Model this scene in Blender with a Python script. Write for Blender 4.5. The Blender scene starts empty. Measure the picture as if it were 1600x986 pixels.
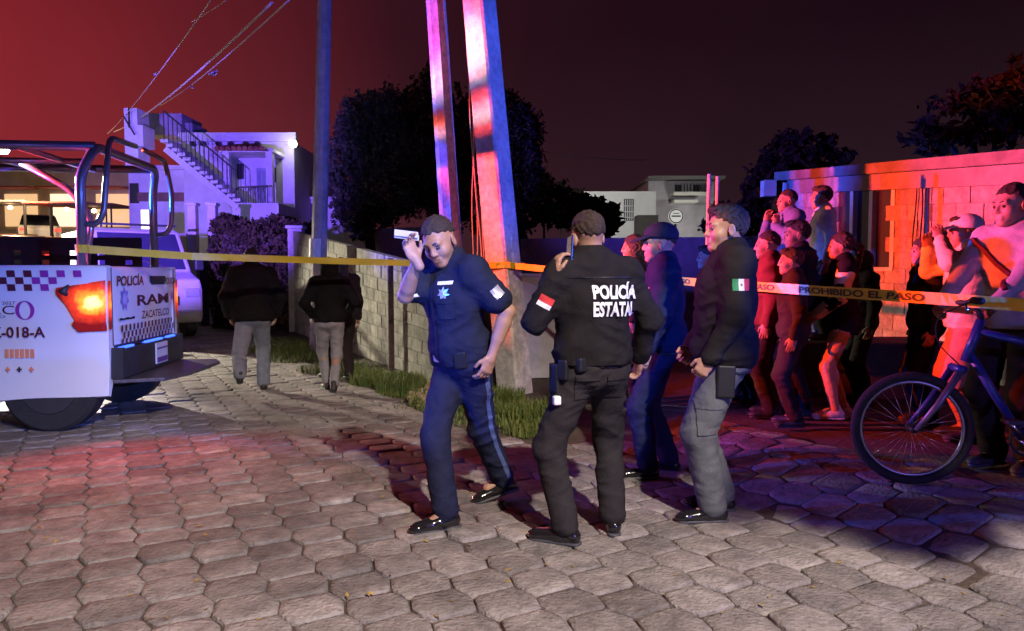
import bpy, bmesh, math, random
import numpy as np
from mathutils import Vector, Matrix
from mathutils.bvhtree import BVHTree

random.seed(7); rng = np.random.default_rng(7)
SC = bpy.context.scene
COL = SC.collection
R = math.radians

# ------------------------------------------------------------------ camera
CAMH, FPX, PCX, PCY, HOR = 1.40, 1155.0, 800.0, 493.0, 428.0
PITCH = math.atan((PCY - HOR) / FPX)
cam_d = bpy.data.cameras.new('camera'); cam = bpy.data.objects.new('camera', cam_d); COL.objects.link(cam)
cam.location = (0, 0, CAMH); cam.rotation_euler = (math.pi / 2 - PITCH, 0, 0)
cam_d.sensor_width = 36.0; cam_d.lens = 36.0 * FPX / 1600.0; cam_d.clip_end = 3000; cam_d.clip_start = 0.05
SC.camera = cam
SC.view_settings.view_transform = 'Standard'; SC.view_settings.look = 'None'
SC.view_settings.exposure = 0.0; SC.view_settings.gamma = 1.0
SC.render.engine = 'CYCLES'
SC.cycles.use_denoising = True
SC.cycles.sample_clamp_indirect = 4.0
SC.cycles.max_bounces = 6
SC.cycles.caustics_reflective = False; SC.cycles.caustics_refractive = False

def ray(px, py):
    x = (px - PCX) / FPX; v = (PCY - py) / FPX
    c, s = math.cos(PITCH), math.sin(PITCH)
    return Vector((x, c + v * s, -s + v * c))
def G(px, py, z=0.0):
    d = ray(px, py); t = (z - CAMH) / d.z
    return Vector((0, 0, CAMH)) + d * t
def P(px, py, Y):
    d = ray(px, py); return Vector((0, 0, CAMH)) + d * (Y / d.y)

# ------------------------------------------------------------------ world: night sky, red lens glare painted in as a gradient to the left
w = bpy.data.worlds.new('World'); SC.world = w; w.use_nodes = True
nt = w.node_tree; N = nt.nodes; L = nt.links
bg = N['Background']
tc = N.new('ShaderNodeTexCoord')
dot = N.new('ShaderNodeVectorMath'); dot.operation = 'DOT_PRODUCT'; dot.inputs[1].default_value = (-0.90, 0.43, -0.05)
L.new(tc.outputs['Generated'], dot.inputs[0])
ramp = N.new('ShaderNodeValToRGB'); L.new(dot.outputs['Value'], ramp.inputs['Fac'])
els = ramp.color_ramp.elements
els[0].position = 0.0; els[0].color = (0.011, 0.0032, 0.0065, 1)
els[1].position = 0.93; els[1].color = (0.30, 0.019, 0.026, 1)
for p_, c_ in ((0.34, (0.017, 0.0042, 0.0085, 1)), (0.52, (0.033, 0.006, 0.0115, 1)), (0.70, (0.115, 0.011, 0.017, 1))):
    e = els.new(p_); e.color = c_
sep = N.new('ShaderNodeSeparateXYZ'); L.new(tc.outputs['Generated'], sep.inputs[0])
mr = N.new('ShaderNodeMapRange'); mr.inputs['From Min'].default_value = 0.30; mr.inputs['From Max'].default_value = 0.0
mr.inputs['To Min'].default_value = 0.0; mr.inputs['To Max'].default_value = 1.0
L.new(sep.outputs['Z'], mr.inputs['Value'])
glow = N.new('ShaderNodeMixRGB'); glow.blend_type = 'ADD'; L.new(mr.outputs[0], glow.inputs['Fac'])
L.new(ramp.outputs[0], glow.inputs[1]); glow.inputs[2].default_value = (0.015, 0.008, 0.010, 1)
cn = N.new('ShaderNodeTexNoise'); cn.inputs['Scale'].default_value = 3.0; cn.inputs['Detail'].default_value = 5
L.new(tc.outputs['Generated'], cn.inputs['Vector'])
cr = N.new('ShaderNodeMapRange'); cr.inputs['To Min'].default_value = 0.72; cr.inputs['To Max'].default_value = 1.28; L.new(cn.outputs['Fac'], cr.inputs['Value'])
mulc = N.new('ShaderNodeMixRGB'); mulc.blend_type = 'MULTIPLY'; mulc.inputs['Fac'].default_value = 1
L.new(glow.outputs[0], mulc.inputs[1]); L.new(cr.outputs[0], mulc.inputs[2])
sky = N.new('ShaderNodeTexSky'); sky.sky_type = 'NISHITA'; sky.sun_disc = False; sky.sun_elevation = R(-6); sky.sun_rotation = R(200)
ads = N.new('ShaderNodeMixRGB'); ads.blend_type = 'ADD'; ads.inputs['Fac'].default_value = 0.02
L.new(mulc.outputs[0], ads.inputs[1]); L.new(sky.outputs[0], ads.inputs[2])
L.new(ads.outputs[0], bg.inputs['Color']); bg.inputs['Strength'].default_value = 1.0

# ------------------------------------------------------------------ lamps
def spot(name, loc, tgt, power, color, ang, blend=0.4, rad=0.06):
    d = bpy.data.lights.new(name, 'SPOT'); d.energy = power; d.color = color; d.spot_size = R(ang); d.spot_blend = blend; d.shadow_soft_size = rad
    o = bpy.data.objects.new(name, d); COL.objects.link(o); o.location = loc
    o.rotation_euler = (Vector(tgt) - Vector(loc)).to_track_quat('-Z', 'Y').to_euler(); return o
def point(name, loc, power, color, rad=0.1):
    d = bpy.data.lights.new(name, 'POINT'); d.energy = power; d.color = color; d.shadow_soft_size = rad
    o = bpy.data.objects.new(name, d); COL.objects.link(o); o.location = loc; return o
RED, BLUE, WARM = (1.0, 0.055, 0.012), (0.008, 0.095, 1.0), (1.0, 0.85, 0.74)
# street lamp behind the camera, a little to the right
spot('street_lamp_light', (2.0, -1.6, 5.5), (0.2, 3.2, 0.0), 3900, WARM, 62, 0.6, 0.09)
# street lamp down the road at the left edge
spot('far_lamp_light', (-14.2, 20.0, 4.38), (-5.7, 5.5, 0.0), 62000, (1.0, 0.86, 0.76), 24, 0.6, 0.10)
spot('far_lamp_wall_light', (-14.2, 20.0, 4.38), (-4.1, 13.2, -0.9), 20000, (1.0, 0.91, 0.70), 36, 0.7, 0.10)
point('far_lamp_spill_light', (-14.2, 20.0, 4.38), 150, (1.0, 0.92, 0.82), 0.10)
# red and blue modules of the pickup's roof light bar
spot('red_beacon_light', (-6.75, 6.25, 2.26), (5.0, 7.2, 4.3), 27000, RED, 58, 1.0, 0.05)
spot('blue_beacon_light', (-6.85, 6.9, 2.26), (3.6, 5.2, 4.0), 6500, BLUE, 60, 1.0, 0.05)
spot('blue_beacon_side_light', (-6.85, 7.0, 2.26), (4.8, 12.0, 2.95), 9000, BLUE, 13, 0.7, 0.05)
spot('blue_beacon_pole_light', (-6.95, 7.4, 2.28), (-1.9, 10.6, 3.8), 7500, (0.10, 0.06, 1.0), 50, 0.6, 0.05)
spot('pole_white_fill_light', (-6.85, 6.6, 2.28), (-0.35, 8.95, 3.6), 4200, (1.0, 0.90, 0.70), 15, 0.6, 0.04)  # added narrow white beam that whitens the left faces of the poles
spot('tail_lamp_light', (-3.43, 6.22, 1.12), (-1.2, 2.6, 0.2), 120, (1.0, 0.09, 0.09), 150, 0.6, 0.06)
spot('blue_beacon_rear_light', (-6.95, 7.75, 2.3), (-9.2, 25, 5.2), 17000, (0.20, 0.085, 1.0), 46, 0.5, 0.05)
# blue beacon of a second patrol car, out of view to the right
spot('blue_patrol_light', (6.4, 2.6, 2.55), (-0.2, 8.9, 4.2), 4600, BLUE, 36, 0.5, 0.05)
spot('blue_patrol_low_light', (6.4, 2.3, 2.45), (0.7, 4.6, 1.55), 2600, BLUE, 22, 0.9, 0.05)
spot('officer_blue_fill_light', (-4.6, -0.6, 1.9), (-0.42, 4.2, 1.15), 3000, BLUE, 15, 0.6, 0.05)  # added beam from the left, narrowed to tint only the walking officer
spot('violet_fill_light', (3.4, -1.8, 2.0), (0.4, 3.8, 0.0), 520, (0.22, 0.16, 1.0), 84, 0.8, 0.05)  # added weak fill that turns the ground more violet
spot('blue_patrol_front_light', (3.6, -1.6, 2.0), (-3.7, 6.6, 1.0), 3600, (0.10, 0.22, 1.0), 17, 0.7, 0.05)

# ------------------------------------------------------------------ materials
MATS = {}
def mat(name, col, rough=0.6, var=0.15, scale=8.0, bump=0.0, bscale=40.0, metal=0.0, emit=None, estr=0.0, spec=0.5, col2=None, coat=0.0, detail=4.0, objrand=0.0):
    if name in MATS: return MATS[name]
    m = bpy.data.materials.new(name); m.use_nodes = True; nt = m.node_tree; N = nt.nodes; L = nt.links
    b = N['Principled BSDF']; b.inputs['Roughness'].default_value = rough; b.inputs['Metallic'].default_value = metal
    b.inputs['Specular IOR Level'].default_value = spec; b.inputs['Coat Weight'].default_value = coat
    tc = N.new('ShaderNodeTexCoord')
    n = N.new('ShaderNodeTexNoise'); n.inputs['Scale'].default_value = scale; n.inputs['Detail'].default_value = detail; n.inputs['Roughness'].default_value = 0.62
    vec = tc.outputs['Object']
    if objrand:
        oi = N.new('ShaderNodeObjectInfo'); off = N.new('ShaderNodeVectorMath'); off.operation = 'SCALE'; off.inputs[0].default_value = (31.0, 17.0, 53.0)
        L.new(oi.outputs['Random'], off.inputs['Scale']); ad = N.new('ShaderNodeVectorMath'); L.new(vec, ad.inputs[0]); L.new(off.outputs[0], ad.inputs[1]); vec = ad.outputs[0]
    L.new(vec, n.inputs['Vector'])
    r = N.new('ShaderNodeValToRGB'); L.new(n.outputs['Fac'], r.inputs['Fac'])
    c2 = col2 or tuple(min(1, c * (1 + var)) for c in col); c1 = tuple(c * (1 - var) for c in col) if col2 is None else col
    r.color_ramp.elements[0].position = 0.32; r.color_ramp.elements[1].position = 0.68
    r.color_ramp.elements[0].color = (*c1, 1); r.color_ramp.elements[1].color = (*c2, 1)
    out = r.outputs[0]
    if objrand:
        mp = N.new('ShaderNodeMapRange'); mp.inputs['To Min'].default_value = 1 - objrand; mp.inputs['To Max'].default_value = 1 + objrand
        L.new(oi.outputs['Random'], mp.inputs['Value'])
        mx = N.new('ShaderNodeMixRGB'); mx.blend_type = 'MULTIPLY'; mx.inputs['Fac'].default_value = 1; L.new(out, mx.inputs[1]); L.new(mp.outputs[0], mx.inputs[2]); out = mx.outputs[0]
    L.new(out, b.inputs['Base Color'])
    if bump:
        n2 = N.new('ShaderNodeTexNoise'); n2.inputs['Scale'].default_value = bscale; n2.inputs['Detail'].default_value = 6; L.new(vec, n2.inputs['Vector'])
        bp = N.new('ShaderNodeBump'); bp.inputs['Strength'].default_value = bump; bp.inputs['Distance'].default_value = 0.02
        L.new(n2.outputs['Fac'], bp.inputs['Height']); L.new(bp.outputs[0], b.inputs['Normal'])
    if emit:
        b.inputs['Emission Color'].default_value = (*emit, 1); b.inputs['Emission Strength'].default_value = estr
    MATS[name] = m; return m

def add_stain(m, lo=.55, hi=1.12, scale=1.3):
    nt = m.node_tree; N = nt.nodes; L = nt.links; b = N['Principled BSDF']; src = b.inputs['Base Color'].links[0].from_socket
    g = N.new('ShaderNodeNewGeometry'); out = src
    for sc_, a_, c_ in ((scale, lo, hi), (scale * 9, .72, 1.15)):
        n = N.new('ShaderNodeTexNoise'); n.inputs['Scale'].default_value = sc_; n.inputs['Detail'].default_value = 7; n.inputs['Roughness'].default_value = .65; L.new(g.outputs['Position'], n.inputs['Vector'])
        mp = N.new('ShaderNodeMapRange'); mp.inputs['From Min'].default_value = .34; mp.inputs['From Max'].default_value = .62; mp.inputs['To Min'].default_value = a_; mp.inputs['To Max'].default_value = c_; L.new(n.outputs['Fac'], mp.inputs['Value'])
        mx = N.new('ShaderNodeMixRGB'); mx.blend_type = 'MULTIPLY'; mx.inputs['Fac'].default_value = 1; L.new(out, mx.inputs[1]); L.new(mp.outputs[0], mx.inputs[2]); out = mx.outputs[0]
    L.new(out, b.inputs['Base Color'])
def glass(name, col=(0.02, 0.025, 0.03)):
    return mat(name, col, 0.06, 0.1, 3, spec=0.8, coat=0.3)

# ------------------------------------------------------------------ object helpers
ORG = {}
def tag(o, label=None, cat=None, group=None, kind=None):
    if label: o['label'] = label
    if cat: o['category'] = cat
    if group: o['group'] = group
    if kind: o['kind'] = kind
    return o
def empty(name, loc, rz=0.0, label=None, cat=None, group=None):
    o = bpy.data.objects.new(name, None); o.empty_display_size = 0.2; COL.objects.link(o)
    o.location = loc; o.rotation_euler = (0, 0, rz)
    ORG[o] = Matrix.Translation(Vector(loc)) @ Matrix.Rotation(rz, 4, 'Z')
    return tag(o, label, cat, group)
def link(name, me, m=None, parent=None):
    o = bpy.data.objects.new(name, me); COL.objects.link(o)
    if m is not None and len(me.materials) == 0:
        for mm in (m if isinstance(m, (list, tuple)) else [m]): me.materials.append(mm)
    if parent is not None: o.parent = parent
    return o

class MB:
    """collects faces; build() links them as one mesh object"""
    def __init__(s): s.v = []; s.f = []; s.mi = []; s.cur = 0
    def add(s, vs, fs):
        b = len(s.v); s.v += [tuple(x) for x in vs]; s.f += [tuple(b + i for i in f) for f in fs]; s.mi += [s.cur] * len(fs); return s
    def box(s, c, size, rz=0.0, M=None):
        hx, hy, hz = size[0] / 2, size[1] / 2, size[2] / 2
        vs = [Vector((x, y, z)) for z in (-hz, hz) for y in (-hy, hy) for x in (-hx, hx)]
        Rm = Matrix.Rotation(rz, 3, 'Z') if M is None else M
        vs = [Rm @ v + Vector(c) for v in vs]
        return s.add(vs, [(0, 2, 3, 1), (4, 5, 7, 6), (0, 1, 5, 4), (2, 6, 7, 3), (0, 4, 6, 2), (1, 3, 7, 5)])
    def box2(s, lo, hi):
        lo = Vector(lo); hi = Vector(hi); return s.box((lo + hi) / 2, hi - lo)
    def bar(s, p0, p1, w, h=None, up=(0, 0, 1)):
        p0 = Vector(p0); p1 = Vector(p1); h = h or w; d = (p1 - p0); ln = d.length; d.normalize()
        u = Vector(up)
        if abs(u.dot(d)) > 0.98: u = Vector((0, 1, 0))
        a = d.cross(u).normalized(); b = a.cross(d)
        M = Matrix((a, d, b)).transposed()
        return s.box((p0 + p1) / 2, (w, ln, h), M=M)
    def tube(s, pts, r, n=8, cap=True, closed=False):
        pts = [Vector(p) for p in pts]; rs = r if isinstance(r, (list, tuple)) else [r] * len(pts); b = len(s.v)
        t0 = (pts[1] - pts[0]).normalized(); u = t0.orthogonal().normalized()
        for i, p in enumerate(pts):
            if closed: t = (pts[(i + 1) % len(pts)] - pts[i - 1]).normalized()
            else: t = (pts[min(i + 1, len(pts) - 1)] - pts[max(i - 1, 0)]).normalized()
            u = (u - t * u.dot(t)).normalized(); v = t.cross(u)
            for k in range(n):
                a = 2 * math.pi * k / n; s.v.append(tuple(p + (u * math.cos(a) + v * math.sin(a)) * rs[i]))
        m = len(pts)
        for i in range(m if closed else m - 1):
            j = (i + 1) % m
            for k in range(n):
                s.f.append((b + i * n + k, b + i * n + (k + 1) % n, b + j * n + (k + 1) % n, b + j * n + k)); s.mi.append(s.cur)
        if cap and not closed:
            s.f.append(tuple(b + k for k in range(n))[::-1]); s.f.append(tuple(b + (m - 1) * n + k for k in range(n))); s.mi += [s.cur] * 2
        return s
    def prism(s, poly, z0, z1, M=None):
        """poly in local xy, extruded along local z; M maps to world (4x4)"""
        n = len(poly); vs = [Vector((x, y, z0)) for x, y in poly] + [Vector((x, y, z1)) for x, y in poly]
        if M is not None: vs = [M @ v for v in vs]
        fs = [tuple(range(n))[::-1], tuple(range(n, 2 * n))] + [(i, (i + 1) % n, n + (i + 1) % n, n + i) for i in range(n)]
        return s.add(vs, fs)
    def ring(s, c, ax, R0, r, n=28, m=8):
        c = Vector(c); ax = Vector(ax).normalized(); u = ax.orthogonal().normalized(); v = ax.cross(u)
        return s.tube([c + (u * math.cos(a) + v * math.sin(a)) * R0 for a in [2 * math.pi * i / n for i in range(n)]], r, m, closed=True)
    def lathe(s, prof, c, n=16):
        b = len(s.v); c = Vector(c)
        for (r, z) in prof:
            for k in range(n):
                a = 2 * math.pi * k / n; s.v.append(tuple(c + Vector((r * math.cos(a), r * math.sin(a), z))))
        for i in range(len(prof) - 1):
            for k in range(n):
                s.f.append((b + i * n + k, b + i * n + (k + 1) % n, b + (i + 1) * n + (k + 1) % n, b + (i + 1) * n + k)); s.mi.append(s.cur)
        return s
    def build(s, name, m, parent=None, world=False, smooth=False, bevel=0.0):
        vs = s.v
        if world and parent is not None:
            inv = ORG[parent].inverted(); vs = [tuple(inv @ Vector(v)) for v in vs]
        me = bpy.data.meshes.new(name); me.from_pydata(vs, [], s.f)
        for mm in (m if isinstance(m, (list, tuple)) else [m]): me.materials.append(mm)
        me.polygons.foreach_set('material_index', s.mi)
        if smooth: me.polygons.foreach_set('use_smooth', [True] * len(s.f))
        me.update()
        o = link(name, me, None, parent)
        if bevel:
            md = o.modifiers.new('bevel', 'BEVEL'); md.width = bevel; md.segments = 2; md.limit_method = 'ANGLE'
        return o

def smooth_by_angle(o, ang=40):
    me = o.data
    me.polygons.foreach_set('use_smooth', [True] * len(me.polygons))
    try: me.set_sharp_from_angle(angle=R(ang))
    except Exception: pass

_txt = {}
def text_mesh(s, bold=0.012, shear=0.0, dense=False):
    """(verts 2d in a unit cap height, faces, width)"""
    key = (s, bold, shear, dense)
    if key in _txt: return _txt[key]
    c = bpy.data.curves.new('t', 'FONT'); c.body = s; c.size = 1.0; c.offset = bold; c.resolution_u = 3; c.shear = shear
    o = bpy.data.objects.new('t', c); COL.objects.link(o)
    dg = bpy.context.evaluated_depsgraph_get(); dg.update()
    me = bpy.data.meshes.new_from_object(o.evaluated_get(dg))
    bm = bmesh.new(); bm.from_mesh(me); bmesh.ops.triangulate(bm, faces=bm.faces[:])
    if dense:
        for _ in range(3):
            ed = [e for e in bm.edges if e.calc_length() > 0.11]
            if not ed: break
            bmesh.ops.subdivide_edges(bm, edges=ed, cuts=1); bmesh.ops.triangulate(bm, faces=bm.faces[:])
        bm.verts.index_update()
    vs = np.array([v.co[:2] for v in bm.verts]); fs = [tuple(v.index for v in f.verts) for f in bm.faces]; bm.free()
    bpy.data.objects.remove(o); bpy.data.curves.remove(c); bpy.data.meshes.remove(me)
    lo = vs.min(0); hi = vs.max(0); vs = (vs - lo) / (hi - lo)
    _txt[key] = (vs, fs); return _txt[key]
def text_on(name, s, m, parent, o, u, v, bold=0.012, shear=0.0):
    """text stretched over the parallelogram origin o, side vectors u, v (local to parent)"""
    vs, fs = text_mesh(s, bold, shear); o, u, v = Vector(o), Vector(u), Vector(v)
    me = bpy.data.meshes.new(name); me.from_pydata([tuple(o + u * a + v * b) for a, b in vs], [], fs); me.update()
    return link(name, me, m, parent)

def leaf_mesh(pts, size, rgen, flat=0.0):
    n = len(pts); a = rgen.normal(size=(n, 3)); a /= np.linalg.norm(a, axis=1)[:, None]
    b = rgen.normal(size=(n, 3)); b[:, 2] *= (1 - flat); b -= a * (a * b).sum(1)[:, None]; b /= np.linalg.norm(b, axis=1)[:, None]
    s = size * rgen.uniform(0.6, 1.3, size=(n, 1))
    v = np.empty((n, 4, 3)); v[:, 0] = pts - a * s; v[:, 1] = pts + b * s * 0.42; v[:, 2] = pts + a * s; v[:, 3] = pts - b * s * 0.42
    return v.reshape(-1, 3), np.arange(n * 4).reshape(n, 4)
def np_mesh(name, v, f, m=None, parent=None, smooth=False):
    me = bpy.data.meshes.new(name); v = np.ascontiguousarray(v, dtype=np.float32); f = np.ascontiguousarray(f, dtype=np.int32)
    me.vertices.add(len(v)); me.vertices.foreach_set('co', v.ravel())
    k = f.shape[1]; me.loops.add(f.size); me.loops.foreach_set('vertex_index', f.ravel())
    me.polygons.add(len(f)); me.polygons.foreach_set('loop_start', np.arange(0, f.size, k, dtype=np.int32))
    if smooth: me.polygons.foreach_set('use_smooth', np.ones(len(f), dtype=bool))
    me.update(calc_edges=True); me.validate()
    return link(name, me, m, parent)

# ================================================================== SETTING
def sst(x): x = max(0.0, min(1.0, x)); return x * x * (3 - 2 * x)
RD = Vector((-0.485, 0.875)); RN = Vector((0.875, 0.485))          # road direction and its right-hand normal
def U(x, y): return x * RN.x + y * RN.y
def GZ(x, y): return 0.17 * sst((U(x, y) - 3.3) / 1.0) * sst((x - 0.6) / 1.2)

# --- ground sheet: packed earth to the horizon
m_earth = mat('earth', (0.075, 0.058, 0.045), 0.95, 0.4, 3.0, bump=0.6, bscale=25)
gx = sorted(set([-400, -120, -60, -30] + [round(-20 + i * 0.5, 3) for i in range(61)] + [14, 20, 40, 120, 400]))
gy = sorted(set([-120, -30, -10] + [round(-4 + i * 0.4, 3) for i in range(50)] + [18, 22, 30, 50, 100, 300, 900]))
vs = [(x, y, GZ(x, y) - (0.06 if (-12 < x < 5.2 and y < 6.2 and U(x, y) < 4.6) or (U(x, y) < 2.9 and y < 15) else 0.012)) for y in gy for x in gx]; nx = len(gx)
fs = [(j * nx + i, j * nx + i + 1, (j + 1) * nx + i + 1, (j + 1) * nx + i) for j in range(len(gy) - 1) for i in range(nx - 1)]
me = bpy.data.meshes.new('ground'); me.from_pydata(vs, [], fs); me.update(); me.polygons.foreach_set('use_smooth', [True] * len(fs))
tag(link('ground', me, m_earth), kind='structure')

# --- paved road: joint sand sheet with hexagonal pavers set in it
def paved(x, y):
    u = U(x, y)
    if y < 6.15: return u < 4.55 + 0.12 * math.sin(y * 3)
    return u < 2.82 + 0.10 * math.sin(y * 2.3) + 0.05 * math.sin(y * 7)
m_joint = mat('joint_sand', (0.070, 0.052, 0.042), 0.95, 0.4, 20, bump=0.5, bscale=60)
road_mb = MB(); step = 0.2
for iy in range(0, 100):
    for ix in range(-80, 32):
        x0, y0 = ix * step, iy * step
        if paved(x0 + step / 2, y0 + step / 2):
            q = [(x0, y0), (x0 + step, y0), (x0 + step, y0 + step), (x0, y0 + step)]
            road_mb.add([(x, y, GZ(x, y) - 0.008) for x, y in q], [(0, 1, 2, 3)])
road = road_mb.build('road', m_joint); tag(road, kind='structure')
m_pav = mat('paver_concrete', (0.225, 0.20, 0.19), 0.8, 0.30, 4.5, bump=0.9, bscale=48, objrand=0.26, col2=(0.36, 0.325, 0.305), detail=8, spec=0.3); add_stain(m_pav, .5, 1.05)
# world-position material for the joined pavers
PITC, PCOL, SL = 0.245, 0.245, 0.036
def paver_geo(seed, h=0.05):
    r_ = random.Random(seed); f_ = (PCOL - SL - 0.007) / 2; t_ = f_ + SL; hh = PITC / 2 - 0.0036
    base = [(t_, 0), (f_, hh), (-f_, hh), (-t_, 0), (-f_, -hh), (f_, -hh)]
    # rounded corners: two points at each corner
    pts = []
    for i in range(6):
        p = Vector(base[i]); a = Vector(base[i - 1]); b = Vector(base[(i + 1) % 6]); k = 0.013
        pts += [p + (a - p).normalized() * k * r_.uniform(.6, 1.5), p + (b - p).normalized() * k * r_.uniform(.6, 1.5)]
    pts = [p + Vector((r_.uniform(-1, 1), r_.uniform(-1, 1))) * 0.0028 for p in pts]
    n = len(pts)
    V = [(p.x, p.y, -h) for p in pts] + [(p.x, p.y, -0.007) for p in pts]
    V += [(p.x * 0.974, p.y * 0.974, -0.0014 + r_.uniform(-.001, .001)) for p in pts] + [(p.x * 0.80, p.y * 0.80, 0.0006 + r_.uniform(-.0012, .0012)) for p in pts] + [(0, 0, 0.001)]
    F = []
    for k in range(3):
        F += [(k * n + i, k * n + (i + 1) % n, (k + 1) * n + (i + 1) % n, (k + 1) * n + i) for i in range(n)]
    F += [(3 * n + i, 3 * n + (i + 1) % n, 4 * n) for i in range(n)]
    return V, F
PG = [paver_geo(i) for i in range(5)]
PM = []
for i, (V, F) in enumerate(PG):
    me = bpy.data.meshes.new('paver'); me.from_pydata(V, [], F); me.materials.append(m_pav); me.polygons.foreach_set('use_smooth', [True] * len(F)); me.update(); PM.append(me)
prot = math.atan2(RD.y, RD.x) - math.pi / 2
spots_ = []
for j in range(-70, 110):
    for i in range(-40, 40):
        a = i * PCOL; b = j * PITC + (PITC / 2 if i % 2 else 0)
        p = Vector((RN.x, RN.y)) * a + RD * b
        if p.y < 1.6 or p.y > 15 or not paved(p.x, p.y): continue
        pz = Vector((p.x, p.y, GZ(p.x, p.y)))
        px = PCX + FPX * p.x / p.y
        if px < -260 or px > 1860: continue
        inview = -20 < px < 1620 and p.y > 2.95
        spots_.append((0 if inview else 1, p.y, pz))
spots_.sort(key=lambda t: (t[0], t[1]))
restV, restF = [], []
for k, (iv, yy, p) in enumerate(spots_):
    e = 0.05; gxn = (GZ(p.x + e, p.y) - GZ(p.x - e, p.y)) / (2 * e); gyn = (GZ(p.x, p.y + e) - GZ(p.x, p.y - e)) / (2 * e)
    rot = Matrix.Rotation(math.atan(gyn) + random.gauss(0, 0.018), 4, 'X') @ Matrix.Rotation(-math.atan(gxn) + random.gauss(0, 0.018), 4, 'Y') @ Matrix.Rotation(prot + random.gauss(0, 0.018) + random.choice((0, math.pi)), 4, 'Z')
    M = Matrix.Translation(p + Vector((random.gauss(0, .0025), random.gauss(0, .0025), 0.006 + random.gauss(0, 0.004)))) @ rot
    vi = random.randrange(5)
    if k < 300:
        o = bpy.data.objects.new('paver', PM[vi]); COL.objects.link(o); o.parent = road; o.matrix_basis = M
    else:
        V, F = PG[vi]; b = len(restV)
        restV += [tuple(M @ Vector(v)) for v in V]; restF += [tuple(b + q for q in f) for f in F]
m_pav2 = mat('paver_concrete_far', (0.225, 0.20, 0.19), 0.8, 0.30, 3.0, bump=0.9, bscale=48, col2=(0.36, 0.325, 0.305), detail=8, spec=0.3); add_stain(m_pav2, .5, 1.05)
me = bpy.data.meshes.new('paver_field'); me.from_pydata(restV, [], restF); me.materials.append(m_pav2); me.polygons.foreach_set('use_smooth', [True] * len(restF)); me.update()
tag(link('paver_field', me, None, road), kind='stuff')
# far road beyond the built pavers
far = MB()
for k in range(30):
    y0, y1 = 15 + k * 1.5, 15 + (k + 1) * 1.5
    f = lambda y, u: ((u - RN.y * y) / RN.x, y, 0.002)
    far.add([f(y0, -4), f(y0, 2.8), f(y1, 2.8), f(y1, -4)], [(0, 1, 2, 3)])
tag(far.build('road_far', m_pav2), kind='structure')

# hillside street climbing away at the far left
hl = MB()
def HZ(y): return max(0.0, .16 * (y - 19.0))
for k in range(24):
    y0, y1 = 19 + k * 2, 21 + k * 2
    hl.add([(-60, y0, HZ(y0) + .003), (-.42 * y0 - 2.6, y0, HZ(y0) + .003), (-.42 * y1 - 2.6, y1, HZ(y1) + .003), (-60, y1, HZ(y1) + .003)], [(0, 1, 2, 3)])
for k in range(24):
    y0, y1 = 19 + k * 2, 21 + k * 2
    hl.add([(-.42 * y0 - 2.6, y0, 0), (-.42 * y1 - 2.6, y1, 0), (-.42 * y1 - 2.6, y1, HZ(y1) + .003), (-.42 * y0 - 2.6, y0, HZ(y0) + .003)], [(0, 1, 2, 3)])
tag(hl.build('hill_street', m_pav2), kind='structure')

# --- fallen leaves and grit on the road
m_litter = mat('dry_leaves', (0.30, 0.20, 0.05), 0.8, 0.6, 30)
pts = []
for k in range(150):
    y = 2.9 + 5.5 * random.random() ** 1.5; x = random.uniform(-0.72, 0.72) * y
    if paved(x, y): pts.append((x, y, GZ(x, y) + 0.014))
for k in range(120):
    u = random.gauss(2.75, 0.18); y = random.uniform(6.2, 11); x = (u - RN.y * y) / RN.x
    pts.append((x, y, GZ(x, y) + 0.014))
pts = np.array(pts); n = len(pts); an = rng.uniform(0, 6.28, n); sz = rng.uniform(0.006, 0.016, n)
V = np.empty((n, 4, 3)); d1 = np.stack([np.cos(an), np.sin(an), rng.uniform(-.3, .3, n)], 1); d2 = np.stack([-np.sin(an), np.cos(an), rng.uniform(-.3, .3, n)], 1)
for q, (a_, b_) in enumerate(((-1.6, 0), (0, -.6), (1.6, 0), (0, .6))): V[:, q] = pts + d1 * (sz * a_)[:, None] + d2 * (sz * b_)[:, None]
lo_ = np_mesh('fallen_leaves', V.reshape(-1, 3), np.arange(n * 4).reshape(n, 4), m_litter)
tag(lo_, 'small dry yellow leaves scattered over the pavers', 'leaves', kind='stuff')

# --- grass along the foot of the block wall
def grass(name, label, spots, m, nb):
    V, F = [], []
    for (cx, cy, r_, hh, cnt) in spots:
        for k in range(cnt):
            a = random.uniform(0, 6.28); rr = r_ * math.sqrt(random.random()); x = cx + rr * math.cos(a); y = cy + rr * math.sin(a)
            z = GZ(x, y) - 0.01; h_ = hh * random.uniform(.35, 1.15); la = random.uniform(0, 6.28); ln = h_ * random.uniform(.15, .8); wd = random.uniform(.003, .007)
            d = Vector((math.cos(la), math.sin(la), 0)); s = Vector((-d.y, d.x, 0)) * wd; b = len(V); p = Vector((x, y, z))
            V += [p - s, p + s, p + d * ln * .4 + Vector((0, 0, h_ * .65)) + s * .7, p + d * ln * .4 + Vector((0, 0, h_ * .65)) - s * .7, p + d * ln + Vector((0, 0, h_ * (.95 - .4 * ln / h_)))]
            F += [(b, b + 1, b + 2, b + 3), (b + 3, b + 2, b + 4, b + 3)]
    F = [f if f[0] != f[3] else f[:3] for f in F]
    me = bpy.data.meshes.new(name); me.from_pydata([tuple(v) for v in V], [], F); me.update(); o = link(name, me, m); tag(o, label, 'grass', kind='stuff'); return o
m_grass = mat('grass_green', (0.055, 0.11, 0.016), 0.7, 0.5, 6, col2=(0.17, 0.20, 0.045))
sp = []
def gsp(px, py, r_, h_, c): q = G(px, py); sp.append((q.x, q.y, r_, h_, c))
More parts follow.
